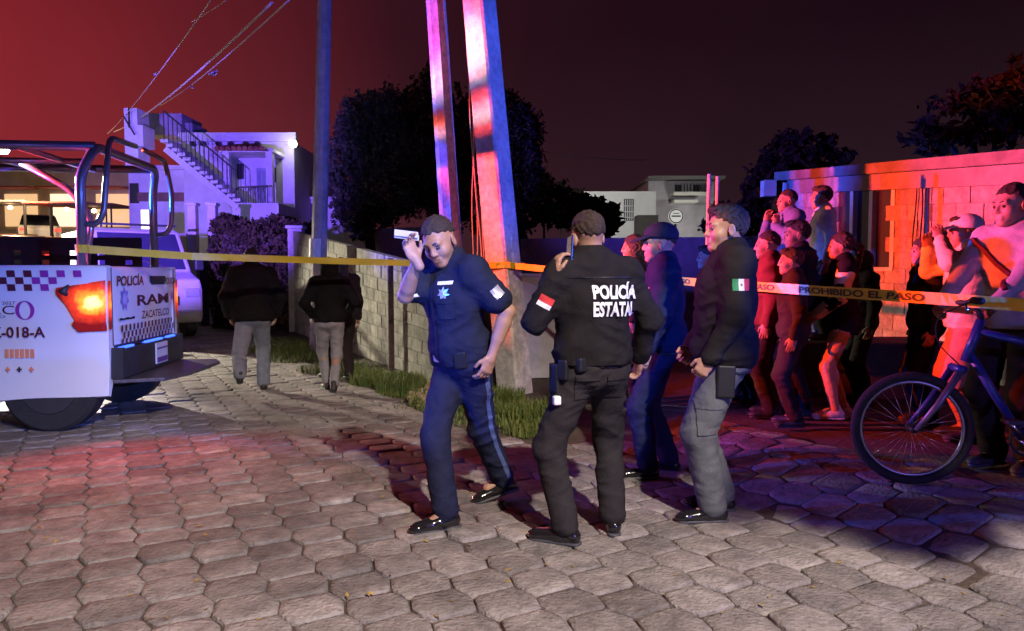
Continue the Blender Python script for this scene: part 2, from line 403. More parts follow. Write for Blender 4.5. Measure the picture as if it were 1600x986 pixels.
for a in ((590, 600, .35, .22, 700), (625, 612, .28, .30, 700), (640, 606, .22, .26, 400), (560, 590, .35, .16, 500), (520, 580, .5, .14, 600), (470, 560, .7, .16, 900), (440, 550, .6, .2, 700),
          (680, 628, .3, .12, 400), (720, 640, .3, .12, 400), (790, 640, .22, .30, 700), (805, 660, .25, .22, 700), (825, 675, .22, .14, 600), (770, 645, .2, .2, 350), (845, 650, .3, .22, 500), (870, 640, .3, .15, 300), (740, 615, .4, .16, 400), (760, 600, .4, .2, 400)): gsp(*a)
for k in range(90):
    u = random.uniform(2.82, 3.65); y = random.uniform(6.3, 16); x = (u - RN.y * y) / RN.x; sp.append((x, y, .3, .07, 60))
grass('grass', 'green grass tufts growing along the foot of the block wall', sp, m_grass, 0)
mb = MB()
for k in range(60):
    q = G(random.uniform(640, 700), random.uniform(600, 635)); r_ = random.uniform(.015, .06)
    mb.box((q.x, q.y, r_ * .4), (r_ * 2, r_ * 1.5, r_ * 1.1), random.uniform(0, 3))
tag(mb.build('rubble', mat('rubble_stone', (0.33, 0.26, 0.14), .9, .3, 12), bevel=.01), 'pale broken stones at the foot of the block wall', 'rubble', kind='stuff')

# ------------------------------------------------------------------ block walls
m_mortar = mat('mortar', (0.10, 0.09, 0.08), 0.95, 0.3, 20)
m_block = mat('grey_block', (0.23, 0.225, 0.185), 0.92, 0.2, 9, bump=0.9, bscale=50, objrand=0.18, col2=(0.34, 0.33, 0.28), detail=8, spec=.2); add_stain(m_block, .5, 1.15, .8)
def block_wall(parent, A, B, hA, hB, zA, zB, rows, blen, thick, m, skip=None, core=True, jitter=0.004):
    """coursed wall from A to B (world xy); faces to the left of A->B; blocks are children"""
    A = Vector(A); B = Vector(B); d = (B - A); Lw = d.length; d.normalize(); nrm = Vector((-d.y, d.x))
    f = lambda s, t, off: Vector((A.x + d.x * s + nrm.x * off, A.y + d.y * s + nrm.y * off, (zA + (zB - zA) * s / Lw) + (hA + (hB - hA) * s / Lw) * t))
    g = 0.008; made = 0; inv = ORG[parent].inverted()
    for r in range(rows):
        t0, t1 = r / rows, (r + 1) / rows; s0 = -(blen / 2 if r % 2 else 0)
        while s0 < Lw - .02:
            a0, a1 = max(0, s0) + g / 2, min(Lw, s0 + blen) - g / 2; s0 += blen
            if a1 - a0 < .04 or (skip and skip((a0 + a1) / 2, (t0 + t1) / 2)): continue
            hh = hA / rows; e = g / 2 / hA; pr = random.gauss(0, jitter); off0 = thick / 2 + .012 + pr
            cs = [f(a0, t0 + e, off0), f(a1, t0 + e, off0), f(a1, t1 - e, off0), f(a0, t1 - e, off0)]
            ins = [f(a0 + .006, t0 + e * 2.5, off0 + .005), f(a1 - .006, t0 + e * 2.5, off0 + .005), f(a1 - .006, t1 - e * 2.5, off0 + .005), f(a0 + .006, t1 - e * 2.5, off0 + .005)]
            bk = [f(a0, t0 + e, -thick / 2 - .012), f(a1, t0 + e, -thick / 2 - .012), f(a1, t1 - e, -thick / 2 - .012), f(a0, t1 - e, -thick / 2 - .012)]
            c = sum(cs, Vector()) / 4
            vs = [tuple(v - c) for v in bk + cs + ins]
            fs = [(3, 2, 1, 0), (8, 9, 10, 11)] + [(i, (i + 1) % 4, 4 + (i + 1) % 4, 4 + i) for i in range(4)] + [(4 + i, 4 + (i + 1) % 4, 8 + (i + 1) % 4, 8 + i) for i in range(4)]
            me = bpy.data.meshes.new('block'); me.from_pydata(vs, [], fs); me.update(); o = link('block', me, m, parent); o.location = inv @ c; made += 1
    return f, Lw
# left wall, from near the poles up the road
wp = Vector((-0.78, 9.15, 0)); wq = Vector((-5.15, 17.7, 0))
bw = empty('block_wall', (wp.x, wp.y, 0), 0, 'long grey concrete block wall running up the road behind the two poles', 'wall')
n_rows = 9
f_, Lw = block_wall(bw, (wp.x, wp.y), (wq.x, wq.y), 1.44, 2.42, 0, 0, n_rows, 0.40, 0.10, m_block)
core = MB(); fc = lambda s, t, o: f_(s, t, o)
core.add([fc(0.01, 0, -.05), fc(Lw - .01, 0, -.05), fc(Lw - .01, .995, -.05), fc(0.01, .995, -.05), fc(0.01, 0, .05), fc(Lw - .01, 0, .05), fc(Lw - .01, .995, .05), fc(0.01, .995, .05)],
         [(0, 1, 2, 3), (7, 6, 5, 4), (0, 4, 5, 1), (1, 5, 6, 2), (2, 6, 7, 3), (3, 7, 4, 0)])
core.build('mortar_core', m_mortar, bw, world=True)
# rusty pipe post and far square pier of that wall
q = G(614, 580); pst = MB().tube([(q.x - .02, q.y, 0), (q.x - .03, q.y + .02, 1.62)], .045, 10)
pipe = pst.build('pipe_post', mat('rusty_pipe', (0.07, 0.035, 0.025), .7, .4, 20, bump=.4)); tag(pipe, 'rusty dark pipe post standing against the block wall', 'post')
pier = MB(); pb = Vector((-5.3, 17.9)); pier.box((pb.x + .1, pb.y, 1.24), (.34, .3, 2.48)); pier.box((pb.x + .1, pb.y, 2.52), (.42, .4, .08))
tag(pier.build('wall_pier', mat('pier_plaster', (0.42, 0.41, 0.36), .9, .2, 4, bump=.3), bevel=.02), 'pale plastered pier closing the far end of the block wall', 'pier')

# plastered walls behind
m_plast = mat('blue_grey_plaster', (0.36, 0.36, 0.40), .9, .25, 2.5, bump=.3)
a = P(540, 362, 21); b = P(705, 364, 19)
mb = MB(); mb.bar((a.x, a.y, 1.29), (b.x, b.y, 1.29), .15, 2.58); mb.bar((a.x, a.y, 2.6), (b.x, b.y, 2.6), .22, .06)
tag(mb.build('plaster_wall', m_plast), 'plastered garden wall showing above the block wall under the trees', 'wall')
a = P(812, 432, 9.9); b = P(1000, 446, 10.2)
mb = MB(); mb.bar((a.x, a.y, a.z / 2), (b.x, b.y, a.z / 2), .14, a.z); mb.bar((a.x, a.y, a.z + .02), (b.x, b.y, a.z + .02), .18, .04)
tag(mb.build('low_wall', mat('pale_plaster', (0.50, 0.50, 0.52), .85, .2, 3, bump=.3), bevel=.008), 'low pale wall between the leaning pole and the officers, lit blue', 'wall')
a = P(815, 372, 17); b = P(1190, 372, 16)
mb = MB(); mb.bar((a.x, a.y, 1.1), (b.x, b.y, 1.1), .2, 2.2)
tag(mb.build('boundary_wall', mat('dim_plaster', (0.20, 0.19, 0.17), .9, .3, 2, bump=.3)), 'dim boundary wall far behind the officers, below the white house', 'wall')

# ------------------------------------------------------------------ utility poles
m_conc = mat('pole_concrete', (0.52, 0.50, 0.47), .85, .14, 5, bump=.5, bscale=30, detail=7); add_stain(m_conc, .7, 1.1, 1.6)
def pole(name, label, base, topdir, h, r0, r1, n, rot, m):
    o = empty(name, base, 0, label, 'utility pole')
    mb = MB(); segs = 12; b = 0
    for i in range(segs + 1):
        t = i / segs; c = Vector((topdir[0] * t, topdir[1] * t, h * t)); r = r0 + (r1 - r0) * t
        if n == 4:
            pts = []
            for k in range(4):
                a = rot + k * math.pi / 2
                for s in (-.09, .09): pts.append((math.cos(a + s) * r, math.sin(a + s) * r))
        else: pts = [(math.cos(rot + k * 2 * math.pi / n) * r, math.sin(rot + k * 2 * math.pi / n) * r) for k in range(n)]
        mb.v += [(c.x + x, c.y + y, c.z) for x, y in pts]
    k = len(pts)
    for i in range(segs):
        for j in range(k): mb.f.append((i * k + j, i * k + (j + 1) % k, (i + 1) * k + (j + 1) % k, (i + 1) * k + j)); mb.mi.append(0)
    mb.f.append(tuple(segs * k + j for j in range(k))); mb.mi.append(0)
    s = mb.build('shaft', m, o); return o
pb2 = G(805, 612); pole2 = pole('utility_pole', 'thick pale square concrete pole, nearest, leaning left beside the officers', (pb2.x, pb2.y, -.02), (-.82, -.05, 0), 9.0, .212, .17, 4, R(-82), m_conc)
mb = MB(); mb.box((-.74, -.05, 8.3), (1.8, .1, .12)); mb.build('cross_arm', mat('arm_steel', (.25, .25, .26), .5, .2, 9, metal=.8), pole2)
pb1 = Vector((-.66, 9.45, -.02)); pole1 = pole('utility_pole', 'slimmer round concrete pole behind the walking officer, second from the right', pb1, (-.52, 0, 0), 8.6, .135, .115, 8, R(12), m_conc)
pb3 = Vector((-3.55, 13.4, -.02)); pole3 = pole('utility_pole', 'farther slim pole beside the hooded walker, lit violet, with pale band', pb3, (.32, 0, 0), 8.8, .15, .115, 12, 0, mat('pole_wood', (.30, .27, .30), .85, .3, 4, bump=.5, bscale=20))
mb = MB(); mb.tube([(.035, 0, 1.62), (.05, 0, 2.05)], .154, 14, cap=False); mb.build('painted_band', mat('band_white', (.62, .62, .6), .8, .2, 9), pole3)
# notice pasted on the nearest pole
def on_pole(z): return Vector((pb2.x - .82 * z / 9.0, pb2.y - .05 * z / 9, z))
nz = MB(); c1 = on_pole(1.75); nrm = Vector((.45, -.89, 0)).normalized(); t_ = Vector((.89, .45, 0))
for zz, ww, hh in ((1.78, .13, .16), (1.56, .12, .18)):
    c = on_pole(zz) + nrm * .153
    nz.add([c - t_ * ww / 2 - Vector((0, 0, hh / 2)), c + t_ * ww / 2 - Vector((0, 0, hh / 2)), c + t_ * ww / 2 + Vector((0, 0, hh / 2)), c - t_ * ww / 2 + Vector((0, 0, hh / 2))], [(0, 1, 2, 3)])
nz.build('pasted_notice', mat('paper_dirty', (.62, .60, .55), .9, .35, 25), pole2, world=True)
# cables hanging down the pole
m_cable = mat('cable_black', (.03, .028, .03), .6, .2, 9)
m_cabred = mat('cable_pale', (.30, .28, .27), .6, .2, 9)
for k, (xa, xb) in enumerate(((737, 752), (741, 744), (733, 757), (746, 739))):
    pts = []
    for i in range(24):
        t = i / 23; py = -30 + t * 460; px = xa + (xb - xa) * t + 5 * math.sin(t * 7 + k * 1.7) * math.sin(t * 3.14) - 8 + 10 * t
        pts.append(P(px, py, 8.75 + .05 * k))
    tag(MB().tube(pts, .0075, 6).build('hanging_cable', m_cabred), ['thin cable hanging closest to the pole face', 'second thin cable hanging down between the two poles', 'outermost loose cable drooping between the two poles', 'slack cable crossing the others between the two poles'][k], 'cable', 'cables hanging between the poles')
# overhead wires, top left
def wire(px0, py0, Y0, px1, py1, Y1, sag, r, label, m=m_cable):
    a = P(px0, py0, Y0); b = P(px1, py1, Y1)
    pts = [a.lerp(b, t) - Vector((0, 0, sag * 4 * t * (1 - t))) for t in [i / 24 for i in range(25)]]
    o = MB().tube(pts, r, 6).build('overhead_wire', m); tag(o, label, 'wire', 'overhead wires'); return o
m_wire = mat('wire_grey', (.32, .30, .30), .5, .2, 9)
wire(168, 209, 32, 338, -12, 11, .15, .011, 'thin overhead wire rising steeply from above the pickup cage, leftmost', m_wire)
wire(178, 206, 32, 425, 4, 11, .25, .02, 'thicker overhead wire, second from the left, rising over the house', m_wire)
wire(250, 165, 32, 460, -8, 11, .15, .014, 'overhead wire carrying the cable splices, rightmost in the upper left sky', m_wire)
wire(300, 34, 16, 372, -14, 11, .02, .009, 'short slack wire loop crossing the leftmost overhead wire', m_wire)
wire(845, 236, 30, 1010, 250, 34, .1, .012, 'faint wire stretching right from the trees behind the leaning pole')
for (px, py, Y, lb) in ((334, 114, 19, 'knot of cable splices on the rightmost overhead wire'), (300, 136, 23, 'small clip on the rightmost overhead wire below the splice'), (243, 116, 19, 'short clamp on the leftmost overhead wire')):
    c = P(px, py, Y); mb = MB()
    for k in range(5):
        d = Vector((random.uniform(-1, 1), random.uniform(-1, 1), random.uniform(-1, 1))) * .09 * (1 if px == 334 else .5); mb.tube([c - d, c, c + Vector((d.z, d.x, d.y))], .025 if px == 334 else .014, 6)
    tag(mb.build('cable_splice', m_wire), lb, 'cable clamp')

# ------------------------------------------------------------------ trees
m_bark = mat('bark', (.07, .05, .04), .95, .4, 8, bump=.8, bscale=15)
def tree(name, label, base, trunk_pts, blobs, leaf, count, m, r0=.14, group=None, limbs=()):
    o = empty(name, base, 0, label, 'tree', group); B = Vector(base)
    mb = MB(); k = len(trunk_pts); mb.tube([Vector(p) - B for p in trunk_pts], [r0 * (1 - .7 * i / max(1, k - 1)) for i in range(k)], 9)
    for (a, b) in limbs:
        a = Vector(a) - B; b = Vector(b) - B; mid = a.lerp(b, .5) + Vector((random.uniform(-.1, .1), random.uniform(-.1, .1), .08)); mb.tube([a, mid, b], [r0 * .45, r0 * .3, r0 * .12], 6)
    mb.build('trunk', m_bark, o, smooth=True)
    pts = []; tot = sum(b[3] * b[4] * b[5] for b in blobs)
    ext = []
    for (x, y, z, rx, ry, rz) in blobs:
        for _ in range(6):
            a = rng.normal(size=3); a /= np.linalg.norm(a); k = rng.uniform(.22, .45); ext.append((x + a[0] * rx * 1.05, y + a[1] * ry, z + a[2] * rz * 1.05, rx * k, ry * k, rz * k))
    for (x, y, z, rx, ry, rz) in list(blobs) + ext:
        n = int(count * rx * ry * rz / tot) + 10
        # twig clumps inside the blob
        nc = max(6, n // 26); c = rng.normal(size=(nc, 3)); c /= np.linalg.norm(c, axis=1)[:, None]; c *= (rng.uniform(0.25, 1, (nc, 1)) ** .45)
        c = c * [rx, ry, rz] + [x, y, z]
        q = c[rng.integers(0, nc, n)] + rng.normal(size=(n, 3)) * np.array([rx, ry, rz]) * .13
        pts.append(q)
    pts = np.concatenate(pts) - np.array(B); V, F = leaf_mesh(pts, leaf, rng)
    np_mesh('crown', V, F, m, o); return o
m_lf = mat('leaf_dark', (.020, .025, .017), .8, .5, 1.2, col2=(.062, .064, .048), spec=.2)
m_lf2 = mat('leaf_brown', (.035, .027, .014), .8, .5, 1.5, col2=(.085, .058, .028), spec=.2)
def blob(px, py, Y, rpx, rpy, ry=1.0):
    c = P(px, py, Y); s = Y / FPX; return (c.x, c.y, c.z, rpx * s, ry, rpy * s)
b_ = G(585, 505); b_ = Vector((P(590, 400, 20).x, 20, 0))
tree('garden_tree', 'tall dark tree behind the block wall, left of the two poles', b_, [b_, P(575, 350, 20), P(556, 300, 20), P(575, 200, 20)],
     [blob(570, 210, 20, 42, 55, 1.2), blob(545, 260, 20, 32, 60, 1), blob(615, 200, 20, 36, 60, 1.1), blob(600, 290, 20, 48, 55, 1.2), blob(640, 260, 20, 34, 70, 1), blob(560, 330, 20, 36, 36, 1)], .075, 24000, m_lf, .17,
     limbs=[(P(575, 350, 20), P(625, 280, 20)), (P(560, 300, 20), P(530, 230, 20)), (P(575, 340, 20), P(640, 330, 20))])
b_ = Vector((P(680, 400, 22).x, 22, 0))
tree('garden_tree', 'tall narrow dark tree seen between the two leaning poles', b_, [b_, P(675, 330, 22), P(668, 200, 22)],
     [blob(665, 180, 22, 34, 60, 1), blob(672, 270, 22, 40, 70, 1.1), blob(722, 210, 22, 30, 60, 1), blob(715, 300, 22, 36, 50, 1)], .075, 16000, m_lf2, .15)
b_ = Vector((P(810, 400, 18).x, 18, 0))
tree('garden_tree', 'dark rounded tree right behind the nearest leaning pole', b_, [b_, P(812, 330, 18), P(808, 220, 18)],
     [blob(805, 215, 18, 38, 48, 1), blob(815, 270, 18, 34, 50, 1), blob(800, 330, 18, 30, 40, 1), blob(788, 180, 18, 24, 40, .8)], .07, 14000, m_lf, .14)
b_ = Vector((P(850, 420, 26).x, 26, 0))
tree('round_shrub', 'rounded dark bush left of the white house', b_, [b_, P(850, 340, 26)], [blob(848, 312, 26, 32, 32, 1), blob(880, 330, 26, 30, 26, 1), blob(825, 335, 26, 22, 26, 1)], .12, 2600, m_lf, .1)
b_ = Vector((P(930, 420, 24).x, 24, 0))
tree('agave_bush', 'spiky dark bush overlapping the white house wall', b_, [b_, P(930, 350, 24)], [blob(925, 335, 24, 38, 22, .8), blob(900, 328, 24, 30, 24, .8), blob(945, 350, 24, 26, 18, .8)], .17, 2200, m_lf, .1)
b_ = Vector((P(877, 420, 33).x, 33, 0))
tree('small_cypress', 'little pointed cypress on the skyline above the dark bush', b_, [b_, P(877, 300, 33)], [blob(877, 302, 33, 8, 14, .3), blob(877, 290, 33, 4, 10, .2), blob(905, 302, 33, 9, 8, .3), blob(877, 330, 33, 10, 20, .3)], .10, 900, m_lf, .08)
b_ = Vector((P(1180, 430, 20).x, 20, 0))
tree('backyard_tree', 'dark low tree behind the crowd, left of the block house', b_, [b_, P(1185, 350, 20), P(1200, 270, 20)],
     [blob(1160, 335, 20, 40, 34, 1), blob(1205, 310, 20, 34, 40, 1), blob(1245, 238, 20, 46, 30, 1.2), blob(1210, 262, 20, 30, 30, 1), blob(1130, 350, 20, 30, 26, 1), blob(1285, 250, 20, 28, 26, 1)], .12, 4200, m_lf2, .13)
b_ = Vector((9.2, 14, 0))
tree('backyard_tree', 'faint tall tree rising behind the block house roof at the right', b_, [b_, (9.0, 14, 2.6), P(1510, 190, 14)],
     [blob(1500, 190, 14, 60, 40, 1.2), blob(1570, 165, 14, 60, 50, 1.2), blob(1620, 190, 14, 60, 60, 1.2), blob(1455, 215, 14, 26, 22, .7)], .11, 2600, m_lf2, .14,
     limbs=[((9.0, 14, 2.6), P(1465, 200, 14)), ((9.0, 14, 2.8), P(1570, 140, 14))])
# street tree to the right of the camera whose boughs dapple the lamp light
tb = Vector((4.6, 1.6, 0.1))
tree('street_tree', 'street tree at the right whose boughs shade the crowd from the lamp', tb, [tb, (4.5, 1.6, 1.6), (4.1, 1.6, 3.0), (3.6, 1.7, 3.8)],
     [(2.75, 1.6, 3.3, .85, .75, .4), (3.4, 2.4, 3.6, .9, .9, .5), (3.9, 1.4, 3.8, .9, .8, .5), (2.7, 2.8, 3.7, .8, .7, .4), (4.3, 2.4, 4.0, 1, .9, .6), (2.1, 2.0, 3.5, .55, .7, .3), (3.5, 3.6, 4.0, .9, .7, .45), (2.5, 3.6, 3.9, .7, .6, .35), (2.25, 1.02, 3.05, .5, .34, .24), (2.95, .95, 3.15, .5, .4, .28), (3.6, .8, 3.3, .6, .4, .3), (2.0, 1.45, 3.2, .42, .5, .25)], .085, 34000, m_lf, .13,
     limbs=[((4.1, 1.6, 3.0), (2.9, 1.6, 3.3)), ((4.0, 1.6, 3.1), (3.0, 2.7, 3.8)), ((3.6, 1.7, 3.8), (4.3, 2.3, 4.3))])
# hedge of ivy between the house and the wall
def hedge(name, label, lo, hi, n, leaf, m):
    lo = np.array(lo, float); hi = np.array(hi, float); c = (lo + hi) / 2; base = Vector((c[0], c[1], 0))
    o = empty(name, base, 0, label, 'hedge')
    mb = MB(); mb.box((0, 0, (hi[2] - .35) / 2), (hi[0] - lo[0] - .5, hi[1] - lo[1] - .5, hi[2] - .35)); mb.build('branch_core', m_bark, o)
    p = rng.uniform(lo, hi, size=(n, 3)); side = rng.integers(0, 3, n)
    p[side == 0, 1] = lo[1] + np.abs(rng.normal(0, .16, (side == 0).sum())); p[side == 1, 2] = hi[2] - np.abs(rng.normal(0, .22, (side == 1).sum())) + .16 * np.sin(p[side == 1, 0] * 5)
    k = side == 2; p[k, 0] = np.where(rng.random(k.sum()) < .5, lo[0] + np.abs(rng.normal(0, .15, k.sum())), hi[0] - np.abs(rng.normal(0, .15, k.sum())))
    p[:, 1] += .16 * np.sin(p[:, 0] * 3.1 + p[:, 2] * 2.3)
    p -= np.array([base.x, base.y, 0]); V, F = leaf_mesh(p, leaf, rng); np_mesh('foliage', V, F, m, o); return o
a = P(325, 400, 18.5); b = P(470, 400, 18.5)
hedge('ivy_hedge', 'tall brownish ivy hedge between the gate posts and the block wall', (a.x, 18.5, 0), (b.x, 20.0, 2.75), 9000, .085, m_lf2)

# ------------------------------------------------------------------ far houses
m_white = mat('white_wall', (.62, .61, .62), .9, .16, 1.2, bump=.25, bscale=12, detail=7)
m_dark = mat('dark_opening', (.02, .02, .025), .4, .2, 4)
m_rail = mat('railing_iron', (.03, .03, .035), .5, .2, 9)
m_tile = mat('clay_tile', (.22, .07, .05), .85, .3, 6)
HY = 25.0
def hx(px, Y=HY): return P(px, 400, Y).x
def hz(py, Y=HY): return P(800, py, Y).z
hs = empty('two_storey_house', (hx(330), HY, 0), 0, 'two storey white house with outside stairs and a tiled porch hood, lit blue', 'house')
def hpart(name, m, fn, bevel=0, smooth=False, par=None):
    mb = MB(); fn(mb); o = mb.build(name, m, hs if par is None else par, world=par is None, bevel=bevel, smooth=smooth); return o
xl, xr = hx(190), hx(462)
hpart('wall', m_white, lambda b: (b.box2((hx(290), HY, 0), (xr, HY + 8, hz(222))), b.box2((xl, HY + .6, 0), (hx(290) - .01, HY + 8, hz(262)))))
hpart('parapet', m_white, lambda b: (b.box2((hx(285), HY - .12, hz(222)), (xr + .1, HY + .1, hz(208))), b.box2((xl - .1, HY + .45, hz(262)), (hx(285) - .01, HY + .68, hz(255)))))
for px in (308, 324, 348, 367, 390, 408): hpart('scupper', m_dark, lambda b, px=px: b.tube([(hx(px), HY - .02, hz(226)), (hx(px), HY - .22, hz(226))], .085, 10))
hpart('roof_room', m_white, lambda b: (b.box2((hx(240), HY + 2, hz(225)), (hx(316), HY + 5, hz(190))), b.box2((hx(237), HY + 1.9, hz(195)), (hx(318), HY + 5.1, hz(190)))))
hpart('roof_tank', mat('tank_grey', (.42, .40, .44), .85, .25, 3, bump=.3), lambda b: (b.box2((hx(243, HY + 3), HY + 2.4, hz(190)), (hx(300, HY + 3), HY + 4.2, hz(152))), b.box2((hx(300, HY + 3) + .02, HY + 2.6, hz(190)), (hx(312, HY + 3), HY + 4.0, hz(166)))), bevel=.04)
hpart('stair_tower', mat('tower_white', (.75, .75, .76), .85, .1, 3), lambda b: (b.box2((hx(212), HY - .5, hz(262)), (hx(232), HY + .3, hz(174))), b.box2((hx(232), HY - .5, hz(232)), (hx(240), HY + .3, hz(200)))))
for (x0, y0, x1, y1) in ((214, 188, 230, 216), (222, 205, 222, 175)): hpart('tower_rail', m_rail, lambda b: b.bar((hx(x0), HY - .6, hz(y0)), (hx(x1), HY - .6, hz(y1)), .04))
# porch
def porch(b):
    b.box2((hx(372), HY - 1.2, hz(322)), (hx(382), HY - 1.0, hz(244))); b.box2((hx(436), HY - 1.2, hz(322)), (hx(446), HY - 1.0, hz(244))); b.box2((hx(368), HY - 1.25, hz(247)), (hx(448), HY - .01, hz(242)))
hpart('porch', m_white, porch)
def hood(b):
    a = Vector((hx(366), HY - 1.5, hz(244))); c = Vector((hx(441), HY - 1.5, hz(246))); t = Vector((hx(401), HY - .5, hz(231)))
    bk = Vector((0, 1.6, 0)); b.add([a, c, t, a + bk, c + bk, t + Vector((0, .55, 0))], [(0, 1, 2), (3, 5, 4), (0, 2, 5, 3), (1, 4, 5, 2), (0, 3, 4, 1)])
hood_o = hpart('porch_roof', m_tile, hood)
for k in range(9):
    t = (k + .5) / 9; p = Vector((hx(366) + (hx(441) - hx(366)) * t, HY - 1.56, hz(244.5))); tp = Vector((hx(401) + (t - .5) * .25, HY - .52, hz(231)))
    hpart('roof_tile', m_tile, lambda b: b.tube([p, p.lerp(tp, .96)], [.085, .05], 7))
dr = hpart('door', mat('door_blue', (.30, .34, .45), .5, .1, 5), lambda b: b.box2((hx(404), HY - .06, hz(322)), (hx(420), HY - .005, hz(263))))
for k in (405.5, 413): hpart('door_pane', glass('door_glass', (.25, .30, .4)), lambda b: b.box2((hx(k), HY - .075, hz(300)), (hx(k + 5), HY - .062, hz(267))))
hpart('window', m_dark, lambda b: b.box2((hx(374), HY - .04, hz(280)), (hx(384), HY - .004, hz(256))))
hpart('window', m_dark, lambda b: b.box2((hx(428), HY - .04, hz(285)), (hx(434), HY - .004, hz(262))))
hpart('window', m_dark, lambda b: b.box2((hx(192), HY + .56, hz(315)), (hx(206), HY + .596, hz(283))))
# stair along the facade
s0 = Vector((hx(402), HY - 1.3, hz(318))); s1 = Vector((hx(300), HY - 1.3, hz(232)))
for k in range(14):
    c = s0.lerp(s1, k / 13); hpart('step', m_white, lambda b: b.box((c.x, c.y + .0, c.z - .06), (.24, 1.0, .10)))
hpart('stair_slab', m_white, lambda b: b.bar(s0 - Vector((0, 0, .3)), s1 - Vector((0, 0, .3)), .95, .18))
def rail(b):
    q0 = s0 + Vector((0, -.5, .85)); q1 = s1 + Vector((0, -.5, .85)); b.bar(q0, q1, .05)
    for k in range(17):
        c = q0.lerp(q1, k / 16); b.bar(c, c - Vector((0, 0, .9)), .022)
hpart('stair_railing', m_rail, rail)
def rail2(b):
    q0 = Vector((hx(404), HY - 1.7, hz(302))); q1 = Vector((hx(446), HY - 1.7, hz(300))); b.bar(q0, q1, .05); b.bar(q0, Vector((hx(385), HY - 1.7, hz(322))), .05)
    for k in range(13):
        c = q0.lerp(q1, k / 12); b.bar(c, c - Vector((0, 0, .55)), .022)
hpart('porch_railing', m_rail, rail2)
hpart('landing', m_white, lambda b: b.box2((hx(395), HY - 1.75, 0), (xr, HY - .01, hz(325))))
# brown band and lower storey
hpart('brown_band', mat('band_brown', (.20, .10, .08), .85, .2, 3), lambda b: b.box2((hx(205), HY + .52, hz(312)), (hx(288), HY + .594, hz(298))))
# lamp on the corner of the house
lampo = empty('wall_lamp', (hx(466), HY - .4, hz(228)), 0, 'bright white lamp on the right corner of the blue lit house', 'lamp')
MB().lathe([(0, -.13), (.1, -.1), (.14, 0), (.1, .1), (0, .13)], (0, 0, 0), 14).build('bulb', mat('lamp_white', (1, 1, 1), .5, 0, 1, emit=(1, 1, .97), estr=14), lampo, smooth=True)
MB().bar((0, .02, .1), (0, .39, .1), .05).build('bracket', m_rail, lampo)
point('house_lamp_light', (hx(466), HY - .75, hz(230)), 11, (1, .97, .93), .1)
# small white annex right of the house, behind the far pole
mb = MB(); mb.box2((hx(466, 27), 27, 0), (hx(545, 27), 30, hz(312, 27))); mb.box2((hx(464, 27), 26.9, hz(312, 27)), (hx(547, 27), 27.1, hz(308, 27)))
an = empty('annex_house', (hx(505, 27), 27, 0), 0, 'small dim house behind the far slim pole', 'house'); mb.build('wall', m_white, an, world=True)
mb = MB(); mb.box2((hx(480, 27), 26.94, hz(340, 27)), (hx(492, 27), 26.99, hz(318, 27))); mb.build('window', m_dark, an, world=True)

# gate posts and gate under the house
for k, px in enumerate((303, 334)):
    o = empty('gate_post', (hx(px, 20), 20, 0), 0, ['pale gate post nearest the parked van', 'pale gate post beside the ivy hedge'][k], 'post', 'gate posts below the house')
    z1 = hz(322, 20); MB().box((0, 0, z1 / 2), (.22, .22, z1)).box((0, 0, z1 + .04), (.30, .30, .08)).build('shaft', m_white, o, bevel=.01)
g = empty('iron_gate', (hx(318, 20.1), 20.1, 0), 0, 'dark iron gate between the two pale posts', 'gate')
MB().box((0, 0, .9), (.40, .03, 1.8)).build('gate_sheet', mat('gate_violet', (.10, .07, .12), .6, .2, 5), g)
for z in (.25, .9, 1.55): MB().box((0, -.025, z), (.40, .02, .05)).build('gate_rail', m_rail, g)
mb = MB(); mb.box2((hx(190, 21), 21, 0), (hx(292, 21), 21.2, 2.55)); cw = empty('courtyard_wall', (hx(240, 21), 21, 0), 0, 'pale courtyard wall with a lit doorway behind the van', 'wall'); mb.build('wall', mat('cream_wall', (.40, .36, .30), .9, .2, 2, bump=.3), cw, world=True)
mb = MB(); mb.box2((hx(223, 21), 20.96, .02), (hx(240, 21), 20.99, hz(328, 21))); mb.build('lit_doorway', mat('doorway_glow', (.8, .8, .75), .6, 0, 2, emit=(1, .95, .85), estr=1.6), cw, world=True)

# white house in the middle distance
HY2 = 31.0
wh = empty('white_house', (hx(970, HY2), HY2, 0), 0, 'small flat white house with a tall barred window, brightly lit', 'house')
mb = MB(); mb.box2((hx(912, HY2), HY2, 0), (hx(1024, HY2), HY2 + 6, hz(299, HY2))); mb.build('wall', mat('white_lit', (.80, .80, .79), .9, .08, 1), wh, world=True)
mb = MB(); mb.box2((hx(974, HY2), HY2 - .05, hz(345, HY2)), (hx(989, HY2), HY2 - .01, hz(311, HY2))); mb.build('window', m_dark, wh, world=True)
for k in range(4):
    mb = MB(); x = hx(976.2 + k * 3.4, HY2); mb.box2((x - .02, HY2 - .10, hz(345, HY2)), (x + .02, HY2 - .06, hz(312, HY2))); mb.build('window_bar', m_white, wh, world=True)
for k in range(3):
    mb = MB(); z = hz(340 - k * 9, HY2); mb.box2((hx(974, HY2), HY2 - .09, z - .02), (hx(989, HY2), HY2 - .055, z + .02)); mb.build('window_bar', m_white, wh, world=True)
mb = MB(); mb.box2((hx(996, HY2 - 1), HY2 - 1, 0), (hx(1028, HY2 - 1), HY2 - .1, hz(336, HY2 - 1))); mb.build('low_annex', mat('annex_dark', (.07, .06, .06), .9, .2, 2), wh, world=True)
spot('white_house_light', (hx(960, HY2) - 1.0, HY2 - 5.2, 4.9), (hx(968, HY2), HY2, 3.9), 520, (1, 1, .94), 95, .5, .1)
bh = empty('balcony_house', (hx(1065, 34), 34, 0), 0, 'dim two storey house with lit balcony slabs right of the white house', 'house')
